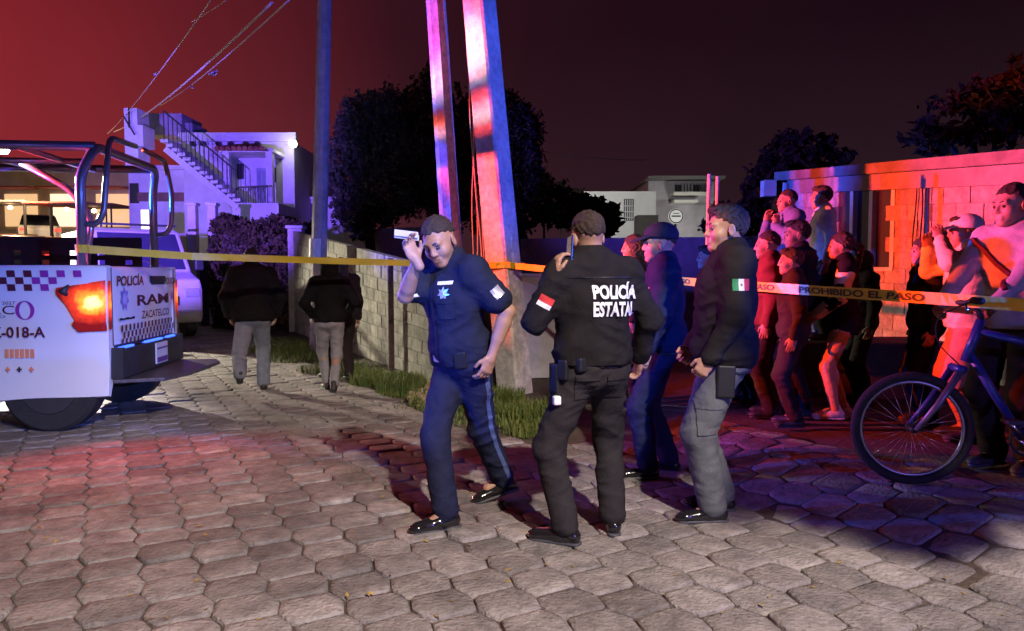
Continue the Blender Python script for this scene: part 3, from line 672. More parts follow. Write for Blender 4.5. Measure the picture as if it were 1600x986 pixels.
mb = MB(); mb.box2((hx(1012, 34), 34, 0), (hx(1115, 34), 40, hz(283, 34))); mb.build('wall', mat('house_violet', (.42, .40, .45), .9, .2, 1), bh, world=True)
mb = MB(); mb.box2((hx(1006, 34), 33, hz(283, 34)), (hx(1122, 34), 40, hz(279, 34))); mb.build('roof_slab', mat('slab_grey', (.2, .2, .2), .9, .2, 2), bh, world=True)
for (x0, x1, y0, y1) in ((1045, 1100, 308, 303), (1045, 1082, 319, 315)):
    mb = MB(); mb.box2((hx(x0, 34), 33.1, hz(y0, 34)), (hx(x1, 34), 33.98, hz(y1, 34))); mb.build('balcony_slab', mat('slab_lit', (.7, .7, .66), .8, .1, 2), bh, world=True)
for px in (1058, 1086):
    mb = MB(); mb.box2((hx(px - 5, 34), 33.93, hz(301, 34)), (hx(px + 5, 34), 33.985, hz(289, 34))); mb.build('window', m_dark, bh, world=True)
for k in range(12):
    mb = MB(); x = hx(1047 + k * 4.6, 34); mb.box2((x - .015, 33.12, hz(303, 34)), (x + .015, 33.16, hz(290, 34))); mb.build('baluster', m_rail, bh, world=True)
spot('balcony_light', (hx(1060, 34), 31.5, 3.0), (hx(1072, 34), 34, 4.6), 120, (1, .95, .85), 100, .5, .1)
sg = empty('round_sign', (hx(1055, 27), 27, 0), 0, 'round white sign glowing below the balcony house', 'sign')
cz = hz(338, 27); mb = MB(); mb.tube([(0, 0, cz), (0, -.08, cz)], .27, 24); mb.build('sign_face', mat('sign_glow', (.8, .8, .78), .5, 0, 2, emit=(1, 1, .95), estr=.55), sg)
mb = MB(); mb.ring((0, -.085, cz), (0, 1, 0), .24, .02); mb.box((0, -.09, cz), (.34, .012, .05)); mb.box((0, -.09, cz + .1), (.22, .012, .03)); mb.build('sign_print', m_rail, sg)
MB().bar((0, .03, 0), (0, .03, cz), .06).build('sign_post', m_rail, sg)
# red lit thin rods behind the third officer
for k, (px, t) in enumerate(((1108, 272), (1121, 276))):
    a = P(px, t, 8.6); o = MB().tube([(a.x - .02, 8.6, 0), (a.x, 8.6, a.z)], .022, 8).build('steel_rod', mat('rod_steel', (.45, .43, .42), .5, .2, 9)); tag(o, ['left of two thin upright steel rods behind the officers', 'right of two thin upright steel rods behind the officers'][k], 'rod', 'steel rods')

# ------------------------------------------------------------------ block house at the right
A2, B2_ = Vector((4.70, 12.2)), Vector((6.15, 5.4))
rh = empty('block_house', (5.3, 9, 0), 0, 'single storey concrete block house with a sliding window behind the crowd, lit red', 'house')
m_block2 = mat('house_block', (.36, .335, .32), .92, .2, 7, bump=.9, bscale=40, objrand=.14, col2=(.48, .45, .43), detail=8, spec=.2); add_stain(m_block2, .66, 1.1, .9)
def top_h(s, Lw): return 2.90 + (2.33 - 2.90) * s / Lw
Lr = (B2_ - A2).length; dd = (B2_ - A2).normalized(); nn = Vector((dd.y, -dd.x))     # nn faces the street (-x)
def on_wall(px, py):
    """where a pixel ray meets the street face of the house wall -> (s, z)"""
    r_ = ray(px, py); o = Vector((0, 0, CAMH)); n3 = Vector((nn.x, nn.y, 0)); p0 = Vector((A2.x, A2.y, 0)) + n3 * .085
    t = (p0 - o).dot(n3) / r_.dot(n3); p = o + r_ * t; return (p.x - A2.x) * dd.x + (p.y - A2.y) * dd.y, p.z
ws0, wz1 = on_wall(1302, 290); ws1, _ = on_wall(1396, 290); _, wz0 = on_wall(1350, 418)
wz1 = on_wall(1350, 289)[1]
def skipw(s, t):
    z = t * top_h(Lr - s, Lr); s2 = Lr - s; return ws0 - .02 < s2 < ws1 + .02 and wz0 - .05 < z < wz1 + .1
f2, _ = block_wall(rh, (B2_.x, B2_.y), (A2.x, A2.y), 2.33, 2.90, 0.02, 0.02, 13, .40, .15, m_block2, skip=skipw, jitter=.003)
def wpt(s, z, off): return Vector((A2.x + dd.x * s + nn.x * off, A2.y + dd.y * s + nn.y * off, z))
def wbox(mb, s0, s1, z0, z1, o0, o1, dz=0.0):
    v = [wpt(s, z + (dz * (s - s0)), o) for o in (o0, o1) for s, z in ((s0, z0), (s1, z0), (s1, z1), (s0, z1))]
    return mb.add(v, [(3, 2, 1, 0), (4, 5, 6, 7), (0, 1, 5, 4), (1, 2, 6, 5), (2, 3, 7, 6), (3, 0, 4, 7)])
def rpart(name, m, fn, bevel=0):
    mb = MB(); fn(mb); return mb.build(name, m, rh, world=True, bevel=bevel)
def corew(b):
    for (s0, s1, z0, z1) in ((0, ws0, 0, None), (ws1, Lr, 0, None), (ws0, ws1, 0, wz0), (ws0, ws1, wz1, None)):
        s0 += .001; s1 -= .001; za, zb = (z1, z1) if z1 is not None else (top_h(s0, Lr) - .02, top_h(s1, Lr) - .02)
        v = [wpt(s, z, o) for o in (-.07, .07) for s, z in ((s0, z0), (s1, z0), (s1, zb), (s0, za))]
        b.add(v, [(3, 2, 1, 0), (4, 5, 6, 7), (0, 1, 5, 4), (1, 2, 6, 5), (2, 3, 7, 6), (3, 0, 4, 7)])
rpart('mortar_core', mat('house_mortar', (.30, .28, .27), .95, .2, 15, bump=.4), corew)
rpart('side_wall', m_block2, lambda b: b.add([wpt(0, 0, 0), wpt(0, 2.9, 0), wpt(0, 2.9, -6), wpt(0, 0, -6)], [(0, 1, 2, 3)]))
sl = (2.33 - 2.90) / Lr
rpart('roof_slab', mat('roof_concrete', (.20, .19, .19), .9, .25, 4, bump=.5, bscale=20), lambda b: wbox(b, -.35, Lr + .5, 2.93 + .03, 2.93 + .17, -6.2, .24, sl))
rpart('eave_beam', mat('beam_concrete', (.26, .25, .25), .9, .2, 4, bump=.4), lambda b: wbox(b, -.1, Lr + .4, 2.72, 2.935, .092, .16, sl))
m_alu = mat('window_aluminium', (.62, .62, .62), .4, .08, 9)
def wframe(b):
    wbox(b, ws0 - .04, ws1 + .04, wz0 - .05, wz0, -.05, .10); wbox(b, ws0 - .04, ws1 + .04, wz1, wz1 + .06, -.05, .10)
    for s in (ws0, ws0 + (ws1 - ws0) * .34, ws0 + (ws1 - ws0) * .66, ws1): wbox(b, s - .035, s + .035, wz0 + .001, wz1 - .001, -.04, .09)
wf = rpart('window', m_alu, wframe)
for k in range(3):
    a_, b_ = ws0 + (ws1 - ws0) * k / 3, ws0 + (ws1 - ws0) * (k + 1) / 3
    rpart('window_pane', mat('pane_dark', (.04, .035, .04), .45, .2, 3, spec=.2), lambda b: wbox(b, a_ + .03, b_ - .03, wz0 + .002, wz1 - .002, -.01, .01))
c = wpt(-.2, 2.84, .28); rpart('gutter_box', mat('gutter_paint', (.6, .6, .6), .6, .1, 5), lambda b: (b.box((c.x - .14, c.y, c.z - .03), (.2, .2, .26)), b.tube([(c.x + .1, c.y - .1, c.z + .05), (c.x + .08, c.y - .12, c.z - .3)], .04, 10)))
# cables down that wall
for k in range(3):
    s_, z_ = on_wall(1458 - k * 9, 262); pts = [wpt(s_ - .04 * i * (k - .5) * .15, z_ - i * .19, .14 + .01 * math.sin(i * 1.3 + k)) for i in range(9)]
    tag(MB().tube(pts, .009, 6).build('wall_cable', m_cable), ['rightmost loose cable hanging on the red lit house wall', 'middle loose cable hanging on the red lit house wall', 'leftmost loose cable hanging on the red lit house wall'][k], 'cable', 'cables on the house wall')
# concrete plinth the two elevated onlookers stand on
q0 = P(1190, 500, 7.55); pl = MB().box((3.35, 7.75, .35), (2.2, .8, .72)); tag(pl.build('concrete_plinth', mat('plinth_concrete', (.05, .045, .04), .9, .2, 4, bump=.3), bevel=.02), 'dark concrete plinth behind the crowd in front of the block house', 'plinth')

# ================================================================== VEHICLES
# ------------------------------------------------------------------ police pickup
TS = Vector((-0.113, 0.994)); TH = Vector((-0.994, -0.113)); TW = 1.90
tco = Vector((-3.55, 6.44)) + TS * (TW / 2)
trot = math.atan2(TH.y, TH.x)
tr = empty('police_pickup', (tco.x, tco.y, 0), trot, 'white police pickup with checker stripes and a tube cage, tail light glowing', 'pickup')
TM = ORG[tr]; TI = TM.inverted()
def on_plane(px, py, axis, val):
    d = TI.to_3x3() @ ray(px, py); o = TI @ Vector((0, 0, CAMH)); t = (val - o[axis]) / d[axis]; return o + d * t
def onside(px, py): return on_plane(px, py, 1, TW / 2)
def ontail(px, py): return on_plane(px, py, 0, 0.0)
m_paint = mat('white_paint', (.72, .72, .73), .28, .03, 2, coat=.5)
m_black = mat('black_plastic', (.022, .022, .024), .55, .2, 12)
m_tyre = mat('tyre_rubber', (.018, .017, .017), .85, .2, 20, bump=.3)
m_steel = mat('tube_steel', (.16, .15, .16), .3, .1, 6, metal=.4, coat=.4)
m_chrome = mat('chrome', (.6, .6, .62), .15, .05, 5, metal=1.0)
HW = TW / 2
# bed body: lofted section (y,z) along x so that the side is softly curved
def tpart(name, m, fn, bevel=0, smooth=False, par=None):
    mb = MB(); fn(mb); o = mb.build(name, m, tr if par is None else par, bevel=bevel, smooth=smooth); return o
def side_loft(b, x0, x1, sgn, nseg=14):
    prof = [(HW - .10, 1.47), (HW - .03, 1.475), (HW - .005, 1.455), (HW, 1.40), (HW + .004, 1.15), (HW + .008, .98), (HW - .012, .92), (HW - .005, .75), (HW - .012, .60), (HW - .05, .315), (HW - .09, .30), (HW - .11, .5), (HW - .11, 1.44)]
    base = len(b.v); n = len(prof)
    xs = [x0 + (x1 - x0) * i / nseg for i in range(nseg + 1)]
    for x in xs:
        tuck = .05 * max(0, 1 - (x - x0) / .22) ** 2            # rounded rear corner
        for (y, z) in prof:
            zz = z - (.08 * sst((x - .5) / 1.2) if z < .5 else 0)
            b.v.append((x + (.0 if z > .45 else .03), sgn * (y - tuck), zz))
    for i in range(nseg):
        for k in range(n):
            f = (base + i * n + k, base + i * n + (k + 1) % n, base + (i + 1) * n + (k + 1) % n, base + (i + 1) * n + k)
            b.f.append(f if sgn > 0 else f[::-1]); b.mi.append(0)
    b.f.append(tuple(base + k for k in range(n))[::sgn]); b.f.append(tuple(base + nseg * n + k for k in range(n))[::-sgn]); b.mi += [0, 0]
o = tpart('bed_side', m_paint, lambda b: side_loft(b, 0.0, 2.05, 1), smooth=True); smooth_by_angle(o, 50)
o = tpart('bed_side', m_paint, lambda b: side_loft(b, 0.0, 2.05, -1), smooth=True); smooth_by_angle(o, 50)
tpart('bed_floor', m_black, lambda b: b.box2((.08, -HW + .12, .78), (2.05, HW - .12, .84)))
tpart('bed_front', m_paint, lambda b: b.box2((2.0, -HW + .12, .8), (2.06, HW - .12, 1.46)))
# tailgate with a soft crown
def tg(b):
    ys = [-.80 + 1.6 * i / 16 for i in range(17)]; zs = [(.74, .03), (.76, .0), (.95, -.012), (1.2, -.014), (1.42, -.004), (1.462, .012), (1.47, .05)]
    base = len(b.v)
    for (z, x) in zs:
        for y in ys: b.v.append((x + .03 * (abs(y) / .8) ** 4, y, z))
    for i in range(len(zs) - 1):
        for k in range(16): b.f.append((base + i * 17 + k, base + i * 17 + k + 1, base + (i + 1) * 17 + k + 1, base + (i + 1) * 17 + k)[::-1]); b.mi.append(0)
    b.box2((.055, -.80, .76), (.09, .80, 1.45))
tgo = tpart('tailgate', m_paint, tg, smooth=True); smooth_by_angle(tgo, 35)
# tail lights wrap the corner
m_lens = mat('red_lens', (.30, .012, .012), .10, .1, 4, coat=.6)
def lit_lens(m):
    nt = m.node_tree; N = nt.nodes; L = nt.links; b = N['Principled BSDF']; tc = N.new('ShaderNodeTexCoord')
    mp = N.new('ShaderNodeMapping'); mp.inputs['Location'].default_value = (-.075, 0, -1.155 * .95); mp.inputs['Scale'].default_value = (.78, 0, .95); L.new(tc.outputs['Object'], mp.inputs['Vector'])
    ns = N.new('ShaderNodeTexNoise'); ns.inputs['Scale'].default_value = 16; L.new(tc.outputs['Object'], ns.inputs['Vector'])
    ln = N.new('ShaderNodeVectorMath'); ln.operation = 'LENGTH'; L.new(mp.outputs[0], ln.inputs[0])
    ad = N.new('ShaderNodeMath'); ad.operation = 'MULTIPLY_ADD'; ad.inputs[1].default_value = .09; L.new(ns.outputs['Fac'], ad.inputs[0]); L.new(ln.outputs['Value'], ad.inputs[2])
    r = N.new('ShaderNodeValToRGB'); L.new(ad.outputs[0], r.inputs['Fac']); e = r.color_ramp.elements
    e[0].position = .075; e[0].color = (1, .62, .22, 1); e[1].position = .24; e[1].color = (.03, .001, .001, 1); q = e.new(.115); q.color = (.9, .20, .02, 1); q = e.new(.165); q.color = (.35, .02, .006, 1)
    L.new(r.outputs[0], b.inputs['Emission Color']); b.inputs['Emission Strength'].default_value = 3.2
lit_lens(m_lens)
m_lamp = mat('tail_bulb', (1, .35, .05), .3, 0, 2, emit=(1.0, .07, .01), estr=.9)
m_lampw = mat('tail_bulb_core', (1, .8, .4), .3, 0, 2, emit=(1.0, .50, .12), estr=9)
def taillight(sgn):
    b = MB(); outline = [(.02, 1.345), (.40, 1.28), (.40, 1.235), (.32, 1.14), (.24, .99), (.27, .955), (.22, .895), (.02, .90)]
    y0 = HW - .045; vs, n = [], len(outline)
    def yy(x): return HW + .012 - .05 * max(0, 1 - x / .22) ** 2
    for (x, z) in outline: vs.append((x - .012, sgn * (yy(x) - .06), z))
    for (x, z) in outline: vs.append((x - .012, sgn * (yy(x) + .004), z))
    for (x, z) in outline: vs.append((.2 + (x - .2) * .92, sgn * (yy(x) + .02), 1.11 + (z - 1.11) * .93))
    fs = [(i, (i + 1) % n, n + (i + 1) % n, n + i)[::sgn] for i in range(n)] + [(n + i, n + (i + 1) % n, 2 * n + (i + 1) % n, 2 * n + i)[::sgn] for i in range(n)] + [tuple(range(2 * n, 3 * n))[::sgn]]
    b.add(vs, fs)
    b.add([(-.014, sgn * (HW - .10), .91), (-.014, sgn * (HW - .05), .91), (-.014, sgn * (HW - .05), 1.34), (-.014, sgn * (HW - .10), 1.34)], [(0, 1, 2, 3)])
    o = b.build('tail_light', m_lens, tr)
    return o
taillight(1); taillight(-1)
c_ = onside(105, 455); tpart('lamp_bezel', m_black, lambda b: b.tube([(c_.x - .02, HW - .005, c_.z + .045), (c_.x + .03, HW + .012, c_.z), (c_.x - .01, HW - .005, c_.z - .05)], [.02, .045, .02], 8), smooth=True)
# bumper, step plate, glowing blue strips, plate
tpart('bumper', m_black, lambda b: b.box2((-.09, -.74, .46), (.02, .80, .72)), bevel=.012)
tpart('step_plate', mat('step_steel', (.06, .05, .055), .45, .3, 15, bump=.3), lambda b: b.prism([(.0, .84), (-.40, .72), (-.52, .3), (-.55, -.55), (-.45, -.78), (0, -.80)], .42, .455), bevel=.008)
tpart('step_bracket', m_black, lambda b: b.box2((-.09, .78, .46), (.10, .83, .74)))
tpart('step_bracket', m_black, lambda b: b.box2((-.09, -.80, .46), (.10, -.75, .74)))
tpart('frame_rail', m_black, lambda b: (b.box2((0.05, .35, .45), (5.3, .47, .62)), b.box2((0.05, -.47, .45), (5.3, -.35, .62))))
mb_blue = mat('blue_strip', (.05, .1, .8), .3, 0, 2, emit=(.04, .12, 1.0), estr=3.0)
for (ya, yb) in ((.72, .42), (.1, -.34), (-.5, -.72)): tpart('glow_strip', mb_blue, lambda b: b.box2((-.035, min(ya, yb), .705), (.015, max(ya, yb), .738)))
pl = tpart('licence_plate', mat('plate_white', (.60, .64, .78), .4, .1, 6), lambda b: b.box2((-.108, -.26, .50), (-.094, .06, .71)), bevel=.004)
for k in range(2):
    tpart('plate_print', mat('plate_ink', (.12, .05, .25), .5, .1, 5), lambda b: b.box2((-.1115, -.24 + .0, .515 + k * .13), (-.1085, .04, .545 + k * .13 + (.02 if k == 0 else -.012))), par=pl)
wx_ = onside(70, 620).x
# prints
m_ink = mat('maroon_print', (.10, .012, .03), .5, .1, 5); m_mag = mat('magenta_print', (.30, .03, .28), .5, .1, 5); m_or = mat('orange_print', (.75, .26, .12), .5, .1, 5)
m_vio = mat('violet_print', (.25, .18, .55), .45, .1, 5)
def side_text(s, x0, y0, x1, y1, m, bold=.012):
    a = onside(x0, y1); b = onside(x1, y1); c = onside(x0, y0); off = Vector((0, .0125, 0))
    return text_on('lettering', s, m, tr, a + off, Vector((b.x - a.x, 0, 0)), Vector((0, 0, c.z - a.z)), bold)
def tail_text(s, x0, y0, x1, y1, m, bold=.012, shear=0.0, name='lettering'):
    a = ontail(x0, y1); b = ontail(x1, y1); c = ontail(x0, y0); a.x = -.0165
    return text_on(name, s, m, tr, a, Vector((0, b.y - a.y, 0)), Vector((0, 0, c.z - a.z)), bold, shear)
# checkers on the bed side
sq = .066; a0 = onside(128, 420)
for r in range(3):
    for k in range(32):
        if (k + r) % 2: continue
        x0 = a0.x + k * sq * 1.02; z0 = 1.432 - (r + 1) * sq * .9
        if r >= 1 and k < 1 + r: continue
        tpart('checker', m_ink if k > 5 else m_mag, lambda b: b.add([(x0, HW + .0085, z0), (x0 + sq, HW + .0085, z0), (x0 + sq + .006, HW + .0075, z0 + sq * .88), (x0 + .006, HW + .0075, z0 + sq * .88)], [(3, 2, 1, 0)]))
side_text('MZ-018-A', -30, 511, 72, 528, m_ink, .02)
side_text('ZACATELC', -130, 478, 24, 492, m_ink, .0)
side_text('2024 - 2027', -26, 471, 25, 476, m_ink, .0)
side_text('GOBIERNO', -60, 493, 10, 497, m_ink, .0)
oc = onside(40, 485); mb = MB(); n = 28
for k in range(n):
    a = 2 * math.pi * k / n; mb.v += [(oc.x + math.cos(a) * .078, HW + .0125, oc.z + math.sin(a) * .083), (oc.x + math.cos(a) * .045, HW + .0125, oc.z + math.sin(a) * .074)]
mb.f = [(2 * k, 2 * k + 1, (2 * k + 3) % (2 * n), (2 * k + 2) % (2 * n)) for k in range(n)]; mb.mi = [0] * n
mb.build('lettering', m_mag, tr)
for k in range(6):
    a = onside(9 + k * 8, 559); tpart('print_block', m_or, lambda b: b.add([(a.x, HW + .01, a.z), (a.x - .03, HW + .01, a.z), (a.x - .03, HW + .009, a.z + .075), (a.x, HW + .009, a.z + .075)], [(0, 1, 2, 3)]))
for k, (px, m_) in enumerate(((13, m_or), (31, m_rail), (50, m_or))):
    a = onside(px, 577)
    tpart('print_icon', m_, lambda b: (b.add([(a.x + .02, HW + .0075, a.z - .007), (a.x - .02, HW + .0075, a.z - .007), (a.x - .02, HW + .0075, a.z + .007), (a.x + .02, HW + .0075, a.z + .007)], [(0, 1, 2, 3)]), b.add([(a.x + .007, HW + .0082, a.z - .022), (a.x - .007, HW + .0082, a.z - .022), (a.x - .007, HW + .0082, a.z + .022), (a.x + .007, HW + .0082, a.z + .022)], [(0, 1, 2, 3)])))
# tailgate prints
tail_text('POLICÍA', 180, 427, 222, 447, m_ink, .02, .1)
tail_text('RAM', 212, 461, 261, 478, m_ink, .028)
tail_text('ZACATELCO', 219, 486, 262, 498, m_ink, .01, .1)
tail_text('POLICÍA', 255, 431, 272, 444, m_ink, .02, .1)
a = ontail(232, 445); b = ontail(256, 431); ym = (a.y + b.y) / 2
tpart('tailgate_handle', m_black, lambda q: q.add([(-.0165, a.y, b.z), (-.0165, a.y, a.z + .03), (-.0165, a.y - .05, a.z), (-.0165, b.y + .05, a.z), (-.0165, b.y, a.z + .03), (-.0165, b.y, b.z)], [(0, 1, 2, 3, 4, 5)]))
c_ = ontail(192, 467); mb = MB()
pts = [( -.0165, c_.y + math.cos(t) * r_ * .9, c_.z + math.sin(t) * r_ * 1.05) for t, r_ in [(math.pi / 2 + k * math.pi / 7, .115 if k % 2 == 0 else .07) for k in range(14)]]
mb.add(pts + [(-.0165, c_.y, c_.z)], [(i, (i + 1) % 14, 14)[::-1] for i in range(14)]); st = mb.build('star_badge', m_vio, tr)
mb = MB(); mb.add([(-.019, c_.y + math.cos(t) * .05, c_.z + math.sin(t) * .055) for t in [2 * math.pi * k / 16 for k in range(16)]], [tuple(range(16))]); mb.build('badge_disc', mat('badge_pale', (.45, .42, .7), .5, .1, 6), st)
a = ontail(184, 501); b = ontail(208, 494)
for k in range(5):
    y_ = a.y + (b.y - a.y) * k / 5; tpart('chrome_letter', m_chrome, lambda q: q.box2((-.02, y_ + (b.y - a.y) / 5 * .85, a.z), (-.01, y_, b.z - .005 * (k % 2))))
for y_ in (.806, -.806): tpart('panel_gap', m_black, lambda q: q.box2((-.004, y_ - .006, .76), (.06, y_ + .006, 1.455)))
tpart('panel_gap', m_black, lambda q: q.box2((-.004, -.79, .728), (.03, .79, .742)))
for xg in (2.075, 3.40, 4.62): tpart('panel_gap', m_black, lambda q: q.box2((xg, HW - .01, .5), (xg + .012, HW + .004, 1.44)))
# small checkers on the tailgate
for r in range(3):
    for k in range(15):
        y_ = .66 - k * .093 - (.045 if r == 1 else 0); z_ = .93 - r * .062
        tpart('checker', m_ink, lambda q: q.add([(-.0165, y_, z_ - .058), (-.0165, y_ - .042, z_ - .058), (-.0165, y_ - .050, z_), (-.0165, y_ - .008, z_)], [(0, 1, 2, 3)]))
# cage
def bend(pts, r=.12, n=5):
    pts = [Vector(p) for p in pts]; out = [pts[0]]
    for i in range(1, len(pts) - 1):
        a = (pts[i - 1] - pts[i]); b = (pts[i + 1] - pts[i]); k = min(r, a.length * .45, b.length * .45); p0 = pts[i] + a.normalized() * k; p1 = pts[i] + b.normalized() * k
        for t in [j / n for j in range(n + 1)]: out.append(p0.lerp(pts[i], t).lerp(pts[i].lerp(p1, t), t))
    out.append(pts[-1]); return out
TR = .042
def ctube(name, pts, r=TR, rr=.12): return tpart(name, m_steel, lambda b: b.tube(bend(pts, rr), r, 12), smooth=True)
ctube('cage_hoop', [(.21, .86, 1.45), (.21, .86, 2.26), (.13, .74, 2.53), (.13, -.74, 2.53), (.21, -.86, 2.26), (.21, -.86, 1.45)])
ctube('cage_hoop', [(1.85, .86, 1.45), (1.85, .86, 2.26), (1.85, .74, 2.53), (1.85, -.74, 2.53), (1.85, -.86, 2.26), (1.85, -.86, 1.45)])
for y in (.74, -.74): ctube('cage_rail', [(.13, y, 2.53), (3.9, y, 2.53)])
ctube('cage_rail', [(.5, 0, 2.5), (3.9, 0, 2.5)], .03)
for x in (.75, 1.3): ctube('cage_rail', [(x, .74, 2.51), (x, -.74, 2.51)], .028)
for s in (1, -1):
    ctube('grab_rail', [(.21, s * .86, 1.83), (.07, s * .86, 1.84), (.02, s * .86, 1.95), (-.0, s * .84, 2.28), (.02, s * .70, 2.62), (.02, s * .1, 2.64)], .026, .1)
ctube('cage_brace', [(.62, -.15, 1.45), (.55, -.15, 1.95), (.75, -.15, 2.25), (1.2, -.15, 2.5)], .032)
# bench back panel in the bed, with round holes
def panel(b):
    nx_, nz_ = 26, 9; x0, x1, z0, z1 = .22, 2.0, 1.30, 1.74
    for i in range(nx_):
        for k in range(nz_):
            if k in (2, 4, 6) and i % 4 == 1: continue
            xa, xb, za, zb = x0 + (x1 - x0) * i / nx_, x0 + (x1 - x0) * (i + 1) / nx_, z0 + (z1 - z0) * k / nz_, z0 + (z1 - z0) * (k + 1) / nz_
            b.add([(xa, -.45, za), (xb, -.45, za), (xb, -.45, zb), (xa, -.45, zb)], [(3, 2, 1, 0)])
m_bench = mat('bench_black', (.012, .010, .011), .9, .2, 12, spec=.04)
tpart('bench_panel', m_bench, panel); tpart('bench_frame', m_bench, lambda b: (b.box2((.2, -.48, 1.74), (2.0, -.42, 1.78)), b.box2((.2, -.48, .84), (.26, -.42, 1.74)), b.box2((.3, -.45, 1.2), (2.0, .1, 1.26))))
# cab, bonnet
def cab(b):
    prof = [(2.1, .48), (2.1, 1.5), (2.35, 1.52), (2.55, 1.98), (2.75, 2.04), (3.9, 2.02), (4.15, 1.94), (4.75, 1.42), (5.95, 1.32), (6.1, 1.1), (6.12, .5)]
    n = len(prof); base = len(b.v)
    for s, ins in ((1, 1), (-1, 1)):
        for (x, z) in prof: b.v.append((x, s * (HW - (.0 if z < 1.53 else .20 * (z - 1.5) / .5)), z))
    b.f.append(tuple(base + i for i in range(n))); b.f.append(tuple(base + n + i for i in range(n))[::-1]); b.mi += [0, 0]
    for i in range(n): b.f.append((base + i, base + n + i, base + n + (i + 1) % n, base + (i + 1) % n)); b.mi.append(0)
cb = tpart('cab', m_paint, cab, bevel=.03)
for s in (1, -1):
    for (xa, xb, xc, xd) in ((2.62, 3.35, 3.33, 2.75), (3.43, 4.5, 4.08, 3.43)):
        g_ = lambda z: s * (HW + .006 - .20 * (z - 1.5) / .5)
        tpart('side_window', glass('car_glass'), lambda b: b.add([(xa, g_(1.55), 1.55), (xb, g_(1.55), 1.55), (xc, g_(1.93), 1.93), (xd, g_(1.93), 1.93)], [(0, 1, 2, 3)[::s]]), par=cb)
tpart('windscreen', glass('car_glass'), lambda b: b.add([(4.71, .78, 1.47), (4.71, -.78, 1.47), (4.19, -.66, 1.93), (4.19, .66, 1.93)], [(0, 1, 2, 3)]), par=cb)
lb = tpart('light_bar', m_black, lambda b: b.box2((3.1, -.68, 2.06), (3.4, .68, 2.11)), bevel=.01)
for k in range(6):
    m_ = mat('beacon_red', (.6, .02, .02), .2, 0, 2, emit=(1, .03, .01), estr=6) if k >= 3 else mat('beacon_blue', (.02, .05, .7), .2, 0, 2, emit=(.02, .08, 1), estr=6)
    tpart('beacon_lens', m_, lambda b: b.box2((3.12, -.66 + k * .22, 2.112), (3.38, -.46 + k * .22, 2.18)), par=lb)
def wheel(x, y):
    s = 1 if y > 0 else -1
    o = tpart('wheel', m_tyre, lambda b: b.tube([(x, y - s * .24, .40), (x, y - s * .22, .40), (x, y - .03 * s, .40), (x, y, .40)], [.37, .40, .40, .37], 32), smooth=False)
    smooth_by_angle(o, 40)
    tpart('rim', mat('rim_dark', (.035, .033, .035), .5, .1, 6), lambda b: b.tube([(x, y - .03 * s, .40), (x, y + .012 * s, .40)], [.25, .23], 24), par=o)
    tpart('hub', m_black, lambda b: b.tube([(x, y + .013 * s, .40), (x, y + .02 * s, .40)], [.07, .06], 16), par=o)
wx = onside(70, 620).x
for x in (wx, 4.9):
    for y in (HW - .07, -HW + .07): wheel(x, y)

# ------------------------------------------------------------------ white van behind the pickup
van = empty('white_van', (-8.05, 16.2, 0), R(220), 'white van facing the camera, parked behind the police pickup', 'van')
vm = mat('van_white', (.70, .69, .66), .35, .06, 3, coat=.3)
def vpart(name, m, fn, bevel=0, smooth=False):
    mb = MB(); fn(mb); return mb.build(name, m, van, bevel=bevel, smooth=smooth)
# local: +y is the van's front
def vbody(b):
    prof = [(-4.2, .35), (-4.2, 2.42), (-.75, 2.42), (-.55, 2.36), (.05, 1.45), (.62, 1.28), (.75, 1.05), (.78, .42), (.6, .33)]
    n = len(prof); base = len(b.v)
    for s in (1, -1):
        for (y, z) in prof: b.v.append((s * (1.0 - (.10 * max(0, z - 1.3) / 1.1)), y, z))
    b.f.append(tuple(base + i for i in range(n))[::-1]); b.f.append(tuple(base + n + i for i in range(n))); b.mi += [0, 0]
    for i in range(n): b.f.append((base + i, base + (i + 1) % n, base + n + (i + 1) % n, base + n + i)); b.mi.append(0)
vpart('body', vm, vbody, bevel=.06)
vpart('windscreen', glass('van_glass', (.05, .05, .09)), lambda b: b.add([(-.86, .045, 1.50), (.86, .045, 1.50), (.80, -.50, 2.31), (-.80, -.50, 2.31)], [(0, 1, 2, 3)]))
for s in (1, -1):
    vpart('side_window', glass('van_glass'), lambda b: b.add([(s * .985, -.2, 1.55), (s * .985, -1.2, 1.55), (s * .925, -1.2, 2.18), (s * .925, -.6, 2.18)], [(0, 1, 2, 3)[::s]]))
    vpart('mirror', m_black, lambda b: b.box((s * 1.18, -.05, 1.62), (.2, .1, .28)), bevel=.03)
    vpart('headlight', mat('headlight_glass', (.5, .5, .5), .15, .1, 4, coat=.5), lambda b: b.box((s * .78, .70, .98), (.34, .14, .2)), bevel=.03)
    for y in (.0, -3.1): vpart('wheel', m_tyre, lambda b: b.tube([(s * .78, y, .34), (s * 1.0, y, .34)], .34, 22))
vpart('bumper', mat('van_bumper', (.45, .44, .42), .5, .1, 4), lambda b: b.box((0, .78, .48), (1.9, .14, .26)), bevel=.04)
vpart('grille', m_black, lambda b: b.box((0, .765, .82), (1.0, .05, .2)), bevel=.01)
vpart('wiper', m_black, lambda b: (b.bar((-.5, .06, 1.52), (.1, -.05, 1.72), .02), b.bar((.1, .06, 1.52), (.7, -.05, 1.72), .02)))
vpart('roof_rack', m_rail, lambda b: (b.bar((-.85, -.6, 2.5), (.85, -.6, 2.5), .05), b.bar((-.7, -.6, 2.43), (-.7, -.6, 2.5), .05), b.bar((.7, -.6, 2.43), (.7, -.6, 2.5), .05)))

